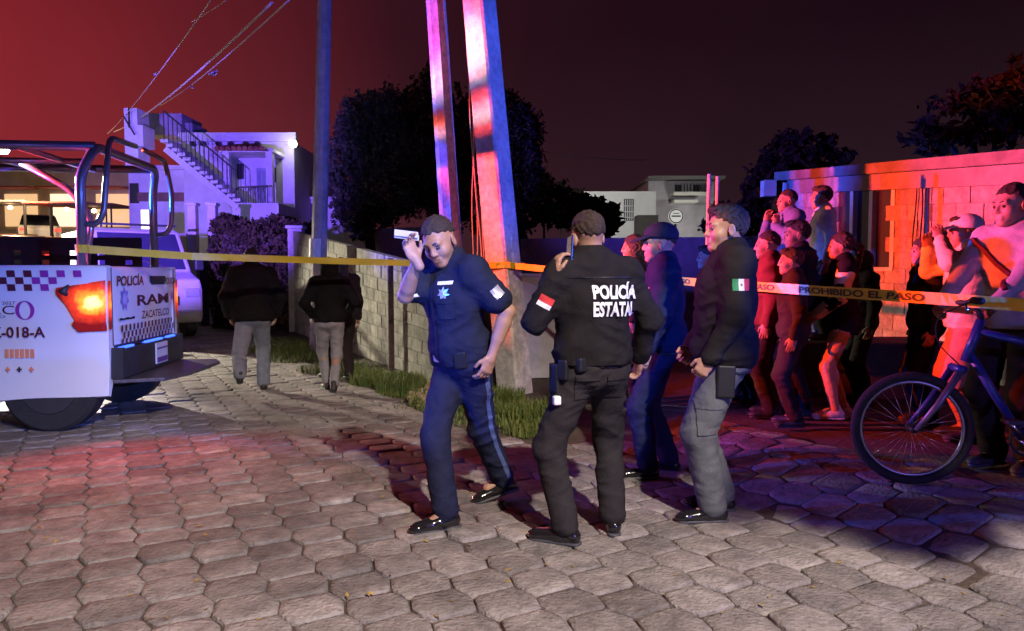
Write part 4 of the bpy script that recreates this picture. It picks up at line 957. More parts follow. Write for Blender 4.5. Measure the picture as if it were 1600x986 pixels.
# ------------------------------------------------------------------ cars and stalls down the lit street
def car(label, loc, rz, col, name):
    o = empty('parked_car', loc, rz, label, 'car', 'cars parked down the lit street')
    m = mat(name, col, .3, .05, 3, coat=.5)
    def prism(name_, prof, w0, w1, m_, zsplit=.9):
        b = MB(); n = len(prof)
        for s in (1, -1):
            for (y, z) in prof: b.v.append((s * (w0 if z < zsplit else w1), y, z))
        b.f.append(tuple(range(n))[::-1]); b.f.append(tuple(range(n, 2 * n)))
        b.f += [(i, (i + 1) % n, n + (i + 1) % n, n + i) for i in range(n)]; b.mi = [0] * len(b.f); return b.build(name_, m_, o, bevel=.04)
    prism('body', [(-2.0, .3), (-2.05, .75), (-1.9, .92), (1.0, .90), (1.95, .75), (2.05, .55), (2.0, .3)], .86, .83, m)
    prism('cabin', [(-1.7, .91), (-1.2, 1.42), (.15, 1.44), (.95, .91)], .80, .66, glass('car_glass'), 1.0)
    prism('roof', [(-1.2, 1.425), (-1.1, 1.46), (.1, 1.47), (.15, 1.445)], .64, .64, m)
    for s in (1, -1):
        for y in (-1.25, 1.3): MB().tube([(s * .68, y, .31), (s * .87, y, .31)], .31, 18).build('wheel', m_tyre, o)
        MB().box((s * .68, -2.04, .72), (.26, .06, .14)).build('tail_light', mat('far_tail', (.6, .02, .02), .3, 0, 2, emit=(1, .06, .03), estr=2.0), o)
    return o
def road_pt(px, Y): q = P(px, 428, Y); return (q.x, q.y, HZ(q.y) + .004)
car('red car parked under the street lamp, seen through the pickup cage', road_pt(38, 27), R(35), (.30, .03, .03), 'car_red')
car('pale car farther down the lit street beyond the red car', road_pt(62, 36), R(35), (.5, .5, .48), 'car_pale')
car('dark car at the left edge of the lit street', road_pt(-8, 23), R(35), (.04, .04, .05), 'car_dark')
sh = empty('shop_building', road_pt(80, 44), R(0), 'row of lit shops at the end of the street, seen through the cage', 'shop')
MB().box((0, 2, 1.8), (17, 4, 3.6)).build('wall', mat('shop_wall', (.45, .36, .28), .9, .2, 1), sh)
for k in range(6):
    MB().box((-7 + k * 2.7, -.05, 1.15), (1.9, .08, 1.9)).build('lit_shopfront', mat('shop_glow%d' % (k % 2), (.8, .6, .35), .6, .1, 2, emit=((1, .62, .30), (1, .75, .5))[k % 2], estr=.8 + .6 * (k % 3)), sh)
    MB().box((-7 + k * 2.7, -.7, 2.4), (2.2, 1.2, .08)).build('awning', mat('awning_red', (.35, .06, .05), .8, .2, 3), sh)
for k, px in enumerate((20, 108, 150)):
    o = empty('market_stall', road_pt(px, 33 - k), 0, ['market stall with a pale roof at the left of the lit street', 'market stall with a red roof beside the cage post', 'small dark stall nearest the house wall'][k], 'stall', 'stalls along the lit street')
    MB().box((0, 0, 2.3), (2.6, 2.0, .07)).build('roof', [mat('stall_pale', (.55, .5, .45), .8, .2, 3), mat('stall_red', (.4, .06, .05), .8, .2, 3), mat('stall_dark', (.12, .06, .06), .8, .2, 3)][k], o)
    for sx in (-1.2, 1.2):
        for sy in (-.9, .9): MB().bar((sx, sy, 0), (sx, sy, 2.27), .05).build('post', m_rail, o)
    MB().box((0, -.3, .45), (2.3, .7, .9)).build('counter', mat('counter_wood', (.25, .15, .1), .8, .3, 4), o)
    MB().lathe([(0, -.09), (.08, -.06), (.1, 0), (.06, .07), (0, .09)], (0, 0, 2.1), 10).build('bulb', mat('bulb_warm', (1, .8, .5), .5, 0, 1, emit=(1, .72, .4), estr=14), o)
point('market_light', (P(70, 380, 32).x, 30, HZ(30) + 3.4), 1500, (1, .66, .36), .2)
# visible street lamp of the left edge
sl_ = empty('street_lamp', (-14.15, 20.4, 0), 0, 'street lamp glaring white at the left edge of the picture', 'street lamp')
MB().tube([(0, 0, 0), (0, 0, 4.9)], [.09, .06], 10).build('post', m_rail, sl_)
MB().tube([(0, 0, 4.88), (.25, -.25, 4.95), (.4, -.4, 4.85)], .04, 8).build('arm', m_rail, sl_)
MB().lathe([(0, -.12), (.22, -.08), (.26, .0), (.2, .08), (0, .1)], (.4, -.4, 4.72), 16).build('lamp_head', mat('lamp_head_glow', (1, 1, 1), .5, 0, 1, emit=(1, .97, .9), estr=40), sl_, smooth=True)

# ================================================================== PEOPLE (distance-field bodies meshed with surface nets)
def v3(*a): return np.array(a, float)
def nrmz(a): a = np.asarray(a, float); return a / (np.linalg.norm(a) + 1e-9)
def cone(a, b, ra, rb, sx=1.0, ax=None):
    """tapered capsule a->b; section scaled by sx along axis ax"""
    a = np.asarray(a, float); b = np.asarray(b, float); m = max(ra, rb) * max(1, sx)
    lo = np.minimum(a, b) - m; hi = np.maximum(a, b) + m; d = b - a; LL = d @ d + 1e-9
    u = None if ax is None else nrmz(ax)
    def fn(X, Y, Z):
        t = np.clip(((X - a[0]) * d[0] + (Y - a[1]) * d[1] + (Z - a[2]) * d[2]) / LL, 0, 1)
        qx, qy, qz = X - a[0] - t * d[0], Y - a[1] - t * d[1], Z - a[2] - t * d[2]
        q2 = qx * qx + qy * qy + qz * qz
        if u is not None:
            qu = qx * u[0] + qy * u[1] + qz * u[2]; q2 = q2 + qu * qu * (1 / sx ** 2 - 1)
        return (np.sqrt(np.maximum(q2, 1e-12)) - (ra + (rb - ra) * t)) * min(1, sx)
    return lo, hi, fn
def ell(c, r, Rm=None):
    c = np.asarray(c, float); r = np.asarray(r, float); m = r.max(); Rm = np.eye(3) if Rm is None else Rm
    def fn(X, Y, Z):
        q = [(X - c[0]) * Rm[0, k] + (Y - c[1]) * Rm[1, k] + (Z - c[2]) * Rm[2, k] for k in range(3)]
        k0 = np.sqrt(sum((q[k] / r[k]) ** 2 for k in range(3))); k1 = np.sqrt(sum((q[k] / r[k] ** 2) ** 2 for k in range(3))) + 1e-9
        return k0 * (k0 - 1) / k1
    return c - m, c + m, fn
def rbox(c, hs, r, Rm=None):
    c = np.asarray(c, float); hs = np.asarray(hs, float); m = np.linalg.norm(hs) + r; Rm = np.eye(3) if Rm is None else Rm
    def fn(X, Y, Z):
        q = [np.abs((X - c[0]) * Rm[0, k] + (Y - c[1]) * Rm[1, k] + (Z - c[2]) * Rm[2, k]) - hs[k] for k in range(3)]
        return np.sqrt(sum(np.maximum(a, 0) ** 2 for a in q)) + np.minimum(np.maximum(np.maximum(q[0], q[1]), q[2]), 0) - r
    return c - m, c + m, fn
def torus(c, n, R0, r, sy=1.0, fw=None):
    c = np.asarray(c, float); n = nrmz(n); m = R0 * max(1, sy) + r; fw = nrmz(fw) if fw is not None else None
    def fn(X, Y, Z):
        x, y, z = X - c[0], Y - c[1], Z - c[2]; h = x * n[0] + y * n[1] + z * n[2]; q2 = x * x + y * y + z * z - h * h
        if fw is not None:
            f = x * fw[0] + y * fw[1] + z * fw[2]; q2 = q2 + f * f * (1 / sy ** 2 - 1)
        return np.sqrt((np.sqrt(np.maximum(q2, 0)) - R0) ** 2 + (h * .55) ** 2) - r
    return c - m, c + m, fn
def nets(d, lo, h):
    s = d < 0; A = lambda a, i, j, k: a[i:a.shape[0] - 1 + i, j:a.shape[1] - 1 + j, k:a.shape[2] - 1 + k]
    cnt = sum(A(s, i, j, k).astype(np.int8) for i in (0, 1) for j in (0, 1) for k in (0, 1))
    mask = (cnt > 0) & (cnt < 8); cells = np.argwhere(mask)
    if len(cells) == 0: return np.zeros((0, 3)), np.zeros((0, 4), int)
    idx = np.full(mask.shape, -1, np.int32); idx[mask] = np.arange(len(cells))
    acc = np.zeros((len(cells), 3)); num = np.zeros(len(cells)); corners = [(i, j, k) for i in (0, 1) for j in (0, 1) for k in (0, 1)]
    vals = {c: d[cells[:, 0] + c[0], cells[:, 1] + c[1], cells[:, 2] + c[2]] for c in corners}
    for c in corners:
        for ax in range(3):
            if c[ax]: continue
            c2 = list(c); c2[ax] = 1; c2 = tuple(c2); a, b = vals[c], vals[c2]; cr = (a < 0) != (b < 0)
            t = np.where(cr, a / np.where(cr, a - b, 1), 0)
            p = np.tile(np.array(c, float), (len(cells), 1)); p[:, ax] += t; acc += p * cr[:, None]; num += cr
    V = (cells + acc / num[:, None]) * h + lo
    F = []
    for ax in range(3):
        o1, o2 = [(1, 2), (2, 0), (0, 1)][ax]
        sl0 = [slice(None)] * 3; sl1 = [slice(None)] * 3; sl0[ax] = slice(0, -1); sl1[ax] = slice(1, None)
        e = np.argwhere(s[tuple(sl0)] != s[tuple(sl1)])
        ok = (e[:, o1] > 0) & (e[:, o2] > 0) & (e[:, o1] < d.shape[o1] - 1) & (e[:, o2] < d.shape[o2] - 1); e = e[ok]
        ins = s[e[:, 0], e[:, 1], e[:, 2]]
        def cell(a, b):
            q = e.copy(); q[:, o1] -= a; q[:, o2] -= b; return idx[q[:, 0], q[:, 1], q[:, 2]]
        q = np.stack([cell(1, 1), cell(0, 1), cell(0, 0), cell(1, 0)], 1); q[~ins] = q[~ins][:, ::-1]; F.append(q)
    F = np.concatenate(F); return V, F[(F >= 0).all(1)]
def mesh_sdf(ops, h, disp=None):
    """ops: ('add', prim, k) / ('sub', prim, k) / ('cut', n, p) -> keep where n.(x-p) < 0"""
    adds = [o[1] for o in ops if o[0] == 'add']; pad = .02 + 3 * h
    lo = np.min([p[0] for p in adds], 0) - pad; hi = np.max([p[1] for p in adds], 0) + pad
    n = np.ceil((hi - lo) / h).astype(int) + 1; d = np.full(n, .5)
    ax = [lo[i] + h * np.arange(n[i]) for i in range(3)]
    for op in ops:
        if op[0] == 'cut':
            nn_, p_ = op[1], op[2]; pl = ((ax[0] - p_[0]) * nn_[0])[:, None, None] + ((ax[1] - p_[1]) * nn_[1])[None, :, None] + ((ax[2] - p_[2]) * nn_[2])[None, None, :]
            kk = op[3] if len(op) > 3 else 0
            if kk: g = np.maximum(kk - np.abs(d - pl), 0) / kk; d = np.maximum(d, pl) + g * g * kk / 4
            else: d = np.maximum(d, pl)
            continue
        (a, b, fn), k = op[1], op[2]; m = k + 2.5 * h
        i0 = np.maximum(0, np.floor((a - m - lo) / h).astype(int)); i1 = np.minimum(n, np.ceil((b + m - lo) / h).astype(int) + 1)
        if (i1 <= i0).any(): continue
        sl = tuple(slice(i0[q], i1[q]) for q in range(3))
        X, Y, Z = ax[0][sl[0]][:, None, None], ax[1][sl[1]][None, :, None], ax[2][sl[2]][None, None, :]
        nd = fn(X, Y, Z); od = d[sl]
        if op[0] == 'add':
            g = np.maximum(k - np.abs(od - nd), 0) / max(k, 1e-6); d[sl] = np.minimum(od, nd) - g * g * k / 4
        else:
            nd = -nd; g = np.maximum(k - np.abs(od - nd), 0) / max(k, 1e-6); d[sl] = np.maximum(od, nd) + g * g * k / 4
    if disp is not None:
        d = d + disp(ax[0][:, None, None], ax[1][None, :, None], ax[2][None, None, :])
    return nets(d, lo, h)
_lat = np.random.default_rng(3).random((24, 24, 24)).astype(np.float32)
def vnoise(X, Y, Z):
    X, Y, Z = np.broadcast_arrays(X, Y, Z); ix, iy, iz = np.floor(X).astype(np.int32), np.floor(Y).astype(np.int32), np.floor(Z).astype(np.int32)
    fx, fy, fz = (X - ix).astype(np.float32), (Y - iy).astype(np.float32), (Z - iz).astype(np.float32)
    fx, fy, fz = fx * fx * (3 - 2 * fx), fy * fy * (3 - 2 * fy), fz * fz * (3 - 2 * fz); out = 0
    for a in (0, 1):
        for b in (0, 1):
            for c in (0, 1):
                out = out + _lat[(ix + a) % 24, (iy + b) % 24, (iz + c) % 24] * (fx if a else 1 - fx) * (fy if b else 1 - fy) * (fz if c else 1 - fz)
    return out
def folds(amp, ph):
    """irregular creased cloth: ridged noise, two scales, pulled diagonally"""
    def f(X, Y, Z):
        d = Z + .35 * X + .25 * Y
        a = np.abs(2 * vnoise(X * 7 + ph * 3, Y * 7 + ph, d * 15 + ph * 5) - 1); b = np.abs(2 * vnoise(X * 13 + ph, Y * 13 + 7, (Z - .4 * X) * 26 + ph) - 1); c = vnoise(X * 5 + 3, Y * 5 + ph, Z * 5)
        return amp * ((a - .45) * 2.6 * (.4 + 1.1 * c) + (b - .45) * 1.1)
    return f
def strands(amp): return lambda X, Y, Z: amp * (np.sin(X * 190 + 5 * np.sin(Z * 30 + Y * 21)) * .5 + np.sin(Y * 150 + 4 * np.sin(Z * 41 + X * 25)) * .5)
def Rx(a): c, s = math.cos(a), math.sin(a); return np.array([[1, 0, 0], [0, c, -s], [0, s, c]])
def Ry(a): c, s = math.cos(a), math.sin(a); return np.array([[c, 0, s], [0, 1, 0], [-s, 0, c]])
def Rz(a): c, s = math.cos(a), math.sin(a); return np.array([[c, -s, 0], [s, c, 0], [0, 0, 1]])
def ik(a, t, l1, l2, hint):
    a = np.asarray(a, float); t = np.asarray(t, float); d = t - a; D = np.linalg.norm(d); D2 = min(max(D, abs(l1 - l2) + .02), (l1 + l2) * .995); d = d / (D + 1e-9)
    x = (l1 * l1 - l2 * l2 + D2 * D2) / (2 * D2); y = math.sqrt(max(l1 * l1 - x * x, 0)); hnt = np.asarray(hint, float); hnt = nrmz(hnt - d * (hnt @ d))
    return a + d * x + hnt * y, a + d * D2
def hand_ops(w, d, n, th, curl, sc=1.0):
    d = nrmz(d); n = np.asarray(n, float); n = nrmz(n - d * (n @ d)); a = np.cross(d, n); ops = []
    Rm = np.stack([a, n, d], 1)
    ops.append(('add', ell(w + d * .050 * sc, v3(.042, .019, .056) * sc, Rm), .01)); ops.append(('add', cone(w - d * .03, w + d * .02, .027 * sc, .027 * sc), .015))
    ops.append(('add', cone(w + d * .083 * sc - a * .028 * sc, w + d * .088 * sc + a * .028 * sc, .0125 * sc, .0125 * sc), .01))
    for off, ln in ((-.030, .062), (-.0105, .076), (.0105, .082), (.030, .074)):
        p = w + d * .088 * sc + a * off * th * sc; ang = 0
        for i, fr in enumerate((.44, .32, .26)):
            ang += R(curl) * (1, 1.25, .8)[i] * (1 - .1 * (off > 0)); dr = d * math.cos(ang) + n * math.sin(ang) + a * off * th * .8
            q = p + nrmz(dr) * ln * fr * sc; ops.append(('add', cone(p, q, (.0098 - .0008 * i) * sc, (.0092 - .001 * i) * sc), .003)); p = q
    p = w + d * .025 * sc + a * th * .030 * sc; dr = nrmz(d * .75 + a * th * .6 + n * .35)
    q = p + dr * .038 * sc; ops.append(('add', cone(p, q, .0125 * sc, .0105 * sc), .01)); dr = nrmz(d * .95 + a * th * .12 + n * .45); ops.append(('add', cone(q, q + dr * .034 * sc, .0105 * sc, .0085 * sc), .004))
    return ops

m_skin = mat('skin', (.36, .20, .135), .5, .10, 14, spec=.4, bump=.1, bscale=120)
m_eye = mat('eye_dark', (.06, .045, .04), .15, .1, 5)
m_hair = mat('hair_black', (.034, .026, .022), .45, .4, 90, spec=.4, bump=.6, bscale=260)
m_crop = mat('hair_cropped', (.048, .034, .028), .65, .4, 120, spec=.1, bump=.5, bscale=300)
m_shoe = mat('shoe_polish', (.012, .011, .012), .12, .1, 10, coat=.8)
m_shoe2 = mat('shoe_dull', (.03, .028, .028), .6, .2, 14)
m_sole = mat('sole_rubber', (.05, .05, .06), .6, .1, 9)
cl = lambda n, c, r=.85, v=.15: mat(n, c, r, v, 12, bump=.2, bscale=70, spec=.06)
m_uni_black = cl('uniform_black', (.016, .014, .015)); m_uni_navy = cl('uniform_navy', (.016, .019, .042)); m_uni_trs = cl('trousers_charcoal', (.028, .025, .027))
m_navytrs = cl('trousers_navy', (.017, .020, .046)); m_greytrs = cl('trousers_grey', (.10, .105, .115)); m_jean = cl('denim_pale', (.20, .22, .28)); m_jean2 = cl('denim_grey', (.26, .25, .27))
m_blackj = cl('jacket_black', (.012, .011, .012)); m_darkc = cl('cloth_dark', (.03, .022, .022)); m_whitec = cl('cloth_white', (.62, .60, .58)); m_tan = cl('cloth_tan', (.42, .26, .14))
m_greyc = cl('cloth_grey', (.18, .17, .17)); m_bluec = cl('cloth_blue', (.10, .13, .30)); m_yelc = cl('cloth_cream', (.60, .50, .32)); m_sneak = mat('sneaker_white', (.62, .58, .54), .6, .1, 15)
m_redc = cl('cloth_maroon', (.12, .03, .03))

def person(label, loc, yaw, H=1.72, pose=None, top=None, bottom=None, shoes=None, hair='short', hair_m=None, cap=None, voxel=.010, group=None, fat=1.0, hood=None, skin=None):
    pose = pose or {}; s = H / 1.74; Ryw = Rz(R(yaw)); loc = np.array(loc, float)
    root = empty('person', tuple(loc), R(yaw), label, 'person', group)
    W2L = lambda p: (Ryw.T @ (np.array(p, float) - loc)) / s
    hips = np.array(pose.get('hips', (0, 0, .93)), float)
    Rt = Rz(R(pose.get('twist', 0))) @ Ry(R(pose.get('roll', 0))) @ Rx(R(-pose.get('lean', 2)))
    T = lambda x, y, z: hips + Rt @ v3(x, y, z)
    sh = {1: T(.175, -.012, .495), -1: T(-.175, -.012, .495)}
    hy, hp, hr = pose.get('head', (0, 0, 0)); Rh = Rt @ Rz(R(hy)) @ Ry(R(hr)) @ Rx(R(-hp)); nb = T(0, -.008, .57); hc = nb + Rh @ v3(0, .028, .128)
    HS = 1.08; Hd = lambda x, y, z: hc + Rh @ (v3(x, y, z) * HS)
    hell = lambda c, r, Rm=None: ell(c, np.asarray(r, float) * HS, Rm)
    hcone = lambda a, b, ra, rb, sx=1.0, ax=None: cone(a, b, ra * HS, rb * HS, sx, ax)
    hipj = {1: hips + Rz(R(pose.get('twist', 0) * .5)) @ v3(.088, 0, -.03), -1: hips + Rz(R(pose.get('twist', 0) * .5)) @ v3(-.088, 0, -.03)}
    ank, kn, wr, el, fy, fp = {}, {}, {}, {}, {}, {}
    for sd, nm in ((1, 'R'), (-1, 'L')):
        a = pose.get('ankle' + nm); a = W2L(a) if a is not None and pose.get('world') else (np.array(a, float) if a is not None else v3(.10 * sd, -.03, .085))
        fy[sd] = R(pose.get('foot' + nm, -8 * sd)); fp[sd] = R(pose.get('fpitch' + nm, 0))
        kh = pose.get('knee' + nm); kh = np.array(kh, float) if kh is not None else Rz(fy[sd]) @ v3(.05 * sd, 1, 0)
        kn[sd], ank[sd] = ik(hipj[sd], a, .43, .425, kh)
        t = pose.get('wrist' + nm)
        if t is None: t = T(.245 * sd, .03, -.03); hint = Rt @ v3(.35 * sd, -1, 0)
        else:
            t = W2L(t) if pose.get('world') else np.array(t, float); hint = np.array(pose.get('elbow' + nm, (.5 * sd, -.6, -.6)), float)
        el[sd], wr[sd] = ik(sh[sd], t, .285, .255, hint)
    f_ = fat; X3 = Rt[:, 0]
    torso = lambda e: [('add', ell(T(0, 0, .02), v3(.155 * f_ + e, .115 * f_ + e, .145 + e), Rt), .04), ('add', ell(T(0, .008 + .02 * (f_ - 1), .15), v3(.142 * f_ + e, .105 * f_ ** 1.5 + e, .17 + e), Rt), .06),
                       ('add', ell(T(0, .006, .34), v3(.165 * f_ + e, .118 * f_ + e, .185 + e), Rt), .06), ('add', cone(sh[-1], sh[1], .058 + e, .058 + e), .06),
                       ('add', cone(T(.09, -.02, .50), T(.03, -.012, .575), .045 + e, .04 + e), .05), ('add', cone(T(-.09, -.02, .50), T(-.03, -.012, .575), .045 + e, .04 + e), .05)]
    ops = torso(0)
    for sd in (1, -1):
        ops += [('add', cone(sh[sd], el[sd], .052, .040), .04), ('add', cone(el[sd], wr[sd], .041, .026), .02), ('add', cone(el[sd] * .75 + wr[sd] * .25, el[sd] * .4 + wr[sd] * .6, .042, .033), .02)]
        ops += [('add', cone(hipj[sd], kn[sd], .082 * f_, .055), .04), ('add', cone(kn[sd], ank[sd], .054, .036), .02), ('add', cone(kn[sd] * .8 + ank[sd] * .2 - Rz(fy[sd]) @ v3(0, .012, 0), kn[sd] * .45 + ank[sd] * .55, .053, .042), .03)]
        ops += [('add', cone(ank[sd], ank[sd] + Rz(fy[sd]) @ v3(0, .10, -.04), .036, .028), .02)]
    ops.append(('add', cone(T(0, -.015, .50), nb + Rh @ v3(0, .012, .04), .058, .053), .05))
    V, F = mesh_sdf(ops, max(voxel, .009)); parts = [(V, F)]
    # head
    ho = [('add', hell(Hd(0, -.014, .030), (.074, .094, .086), Rh), .02), ('add', hell(Hd(0, .028, -.040), (.058, .064, .078), Rh), .04), ('add', hell(Hd(0, .072, -.098), (.026, .020, .018), Rh), .035),
          ('add', hcone(Hd(-.036, .074, .020), Hd(.036, .074, .020), .015, .015), .02), ('add', hell(Hd(.040, .056, -.032), (.024, .026, .024), Rh), .03), ('add', hell(Hd(-.040, .056, -.032), (.024, .026, .024), Rh), .03),
          ('sub', hell(Hd(.031, .099, -.001), (.017, .014, .011), Rh), .014), ('sub', hell(Hd(-.031, .099, -.001), (.017, .014, .011), Rh), .014),
          ('add', hcone(Hd(0, .088, .010), Hd(0, .103, -.028), .0075, .0108), .014), ('add', hell(Hd(.011, .094, -.033), (.008, .009, .007), Rh), .008), ('add', hell(Hd(-.011, .094, -.033), (.008, .009, .007), Rh), .008),
          ('add', hcone(Hd(-.018, .087, -.060), Hd(.018, .087, -.060), .0075, .0075), .010), ('add', hcone(Hd(-.015, .086, -.072), Hd(.015, .086, -.072), .008, .008), .010), ('sub', hcone(Hd(-.019, .098, -.0655), Hd(.019, .098, -.0655), .0035, .0035), .004),
          ('add', hell(Hd(.078, -.004, -.012), (.010, .022, .034), Rh @ Rz(R(-18))), .006), ('add', hell(Hd(-.078, -.004, -.012), (.010, .022, .034), Rh @ Rz(R(18))), .006),
          ('sub', hell(Hd(.089, .004, -.010), (.006, .011, .020), Rh), .004), ('sub', hell(Hd(-.089, .004, -.010), (.006, .011, .020), Rh), .004),
          ('add', cone(nb - Rh @ v3(0, .01, .04), Hd(0, -.02, -.05), .054, .054), .03)]
    parts.append(mesh_sdf(ho, .0045 if voxel < .009 else .006))
    for sd, nm in ((1, 'R'), (-1, 'L')):
        d = wr[sd] - el[sd]; hd = pose.get('hdir' + nm); d = nrmz(d) if hd is None else nrmz(hd); pn = pose.get('palm' + nm); pn = np.array(pn, float) if pn is not None else -Rt[:, 0] * sd
        parts.append(mesh_sdf(hand_ops(wr[sd], d, pn, pose.get('thumb' + nm, sd), pose.get('curl' + nm, 22), 1.0), .0042 if voxel < .009 else .006))
    VV, FF, b = [], [], 0
    for V, F in parts: VV.append(V); FF.append(F + b); b += len(V)
    np_mesh('body', np.concatenate(VV) * s, np.concatenate(FF), skin or m_skin, root, True)
    for sd in (1, -1):
        c = Hd(.031 * sd, .081, -.002) * s; MB().lathe([(0.0001, -.0115), (.008, -.008), (.0115, 0), (.008, .008), (.0001, .0115)], c, 10).build('eye', m_eye, root, smooth=True)
    for sd in (1, -1): MB().tube([Hd(.014 * sd, .0915, .020) * s, Hd(.030 * sd, .0905, .0265) * s, Hd(.047 * sd, .080, .021) * s], [.0035, .0042, .002], 6).build('eyebrow', hair_m or m_hair, root, smooth=True)
    made = {'root': root, 's': s, 'T': T, 'Hd': Hd, 'Rt': Rt, 'wr': wr, 'el': el, 'sh': sh, 'kn': kn, 'ank': ank, 'hc': hc, 'Rh': Rh, 'loc': loc, 'Ryw': Ryw}
    ph = random.uniform(0, 6)
    # trousers
    bm_, rk, rhm = bottom if bottom else (m_darkc, .075, .075)
    cut_shin = pose.get('shorts')
    ops = [('add', ell(T(0, 0, .02), v3(.155 * f_ + .016, .115 * f_ + .016, .13), Rt), .04), ('add', ell(T(0, -.02, -.02), v3(.15 * f_ + .012, .11 * f_ + .016, .11), Rt), .04)]
    for sd in (1, -1):
        if cut_shin: ops += [('add', cone(hipj[sd], kn[sd], .098, .092), .03)]
        else:
            heel = ank[sd] - nrmz(ank[sd] - kn[sd]) * .02
            ops += [('add', cone(hipj[sd], kn[sd], .096 * f_, rk), .04), ('add', cone(kn[sd], heel, rk, rhm), .03), ('cut_', sd)]
    ops = [o for o in ops if o[0] != 'cut_']; V, F = mesh_sdf(ops, voxel, folds(.0055, ph)); made['trousers'] = np_mesh('trousers' if not cut_shin else 'shorts', V * s, F, bm_, root, True); made['trs_geo'] = (V * s, F)
    # shoes
    sm, dress = shoes if shoes else (m_shoe2, False)
    for sd in (1, -1):
        Rf = Rz(fy[sd]) @ Rx(-fp[sd]); A = ank[sd]; f = lambda x, y, z: A + Rf @ v3(x, y, z - .085)
        z0 = .012
        so = [('add', cone(f(0, -.045, .045), f(0, .04, .050), .036, .037), .02), ('add', cone(f(0, .03, .045), f(.006 * sd, .155, .034), .040, .034 if dress else .038, 1.12, Rf[:, 0]), .03), ('add', ell(f(.004 * sd, .175, .030), (.037, .045, .026), Rf), .02), ('add', cone(f(0, -.02, .06), f(0, -.005, .115), .040, .038), .03), ('cut', -Rf[:, 2], f(0, 0, z0 + .006))]
        V, F = mesh_sdf(so, min(voxel, .007), None); o = np_mesh('shoe', V * s, F, sm, root, True)
        so = [('add', rbox(f(0, -.045, .012), (.022, .02, .004), .008, Rf), .02), ('add', cone(f(0, -.05, .012), f(.006 * sd, .172, .012), .0345, .036), .02), ('cut', Rf[:, 2], f(0, 0, .020)), ('cut', -Rf[:, 2], f(0, 0, .0))]
        V, F = mesh_sdf(so, min(voxel, .007)); np_mesh('sole', V * s, F, m_sole if dress else (m_whitec if sm == m_sneak else m_sole), o, True)
    # upper garment
    tm, infl, hem, sleeve = top if top else (m_darkc, .02, -.06, 'long')
    ops = torso(infl) + [('add', ell(T(0, 0, hem + .09), v3(.158 * f_ + infl, .118 * f_ + infl, .14), Rt), .06), ('cut', -Rt[:, 2], T(0, 0, hem))]
    for sd in (1, -1):
        if sleeve == 'long':
            c = wr[sd] * .97 + el[sd] * .03; ops += [('add', cone(sh[sd], el[sd], .055 + infl * .75, .044 + infl * .62), .05), ('add', cone(el[sd], c, .044 + infl * .62, .031 + infl * .5), .03)]
        elif sleeve == 'short':
            c = sh[sd] * .30 + el[sd] * .70; ops += [('add', cone(sh[sd], c, .058 + infl, .060 + infl), .05), ('cut_arm', sd)]
    ops = [o for o in ops if o[0] != 'cut_arm']
    if pose.get('collar', True): ops += [('add', torus(T(0, -.004, .555), Rt @ v3(0, .28, 1), .062, .014 + infl * .25, 1.1, Rt[:, 1]), .02)]
    if hood == 'down': ops += [('add', ell(T(0, -.10, .54), v3(.10, .055, .08), Rt), .04)]
    ops += [('sub', cone(T(0, .0, .56), T(0, .02, .70), .05, .062), .01)]
    V, F = mesh_sdf(ops, voxel, folds(.0062 if infl > .022 else .0045, ph + 1)); made['top'] = np_mesh('jacket' if infl > .022 else 'shirt', V * s, F, tm, root, True); made['top_geo'] = (V * s, F)
    # hair, cap, hood
    hm = hair_m or m_hair
    if hood == 'up':
        ops = [('add', hell(Hd(0, -.03, .025), (.105, .115, .115), Rh), .02), ('add', hell(Hd(0, -.03, -.07), (.10, .10, .09), Rh), .05), ('sub', hell(Hd(0, .10, -.02), (.075, .10, .10), Rh), .02), ('sub', hell(Hd(0, -.005, .0), (.082, .098, .10), Rh), .01)]
        V, F = mesh_sdf(ops, voxel, folds(.004, ph)); np_mesh('hood', V * s, F, tm, root, True)
    else:
        b_ = .008 if hair != 'crop' else .0028
        ops = [('add', hell(Hd(0, -.018, .034), (.0755 + b_, .096 + b_, .088 + b_), Rh), .02)]
        if hair in ('short', 'crop', 'pony'): ops += [('cut', nrmz(Rh @ (v3(0, .42, -.91) if hair == 'crop' else v3(0, .60, -.80))), Hd(0, .074, .066), .016), ('add', hell(Hd(0, .045, .096), (.055, .05, .025), Rh), .02) if hair == 'short' else ('add', hell(Hd(0, -.02, .05), (.06, .06, .07), Rh), .02)]
        if hair == 'crop': ops += []
        if hair == 'pony': ops += [('add', hcone(Hd(0, -.105, .02), Hd(0, -.15, -.02), .030, .034), .03), ('add', hcone(Hd(0, -.15, -.02), Hd(0, -.15, -.17), .034, .014), .03)]
        if hair == 'long': ops += [('cut', nrmz(Rh @ v3(0, .9, -.43)), Hd(0, .072, .055), .012), ('add', hcone(Hd(0, -.055, .0), Hd(0, -.07, -.17), .085, .07, .75, Rh[:, 1]), .05), ('add', hcone(Hd(.066, -.0, .02), Hd(.066, -.01, -.14), .026, .02), .03), ('add', hcone(Hd(-.066, -.0, .02), Hd(-.066, -.01, -.14), .026, .02), .03)]
        ops += [('sub', hell(Hd(.084, .004, -.014), (.02, .03, .04), Rh), .008), ('sub', hell(Hd(-.084, .004, -.014), (.02, .03, .04), Rh), .008)] if hair != 'long' else []
        if hair != 'none': V, F = mesh_sdf(ops, .0042 if voxel < .009 else .006, strands(.0036 if hair == 'crop' else .0045)); np_mesh('hair', V * s, F, hm if hair != 'crop' else m_crop, root, True)
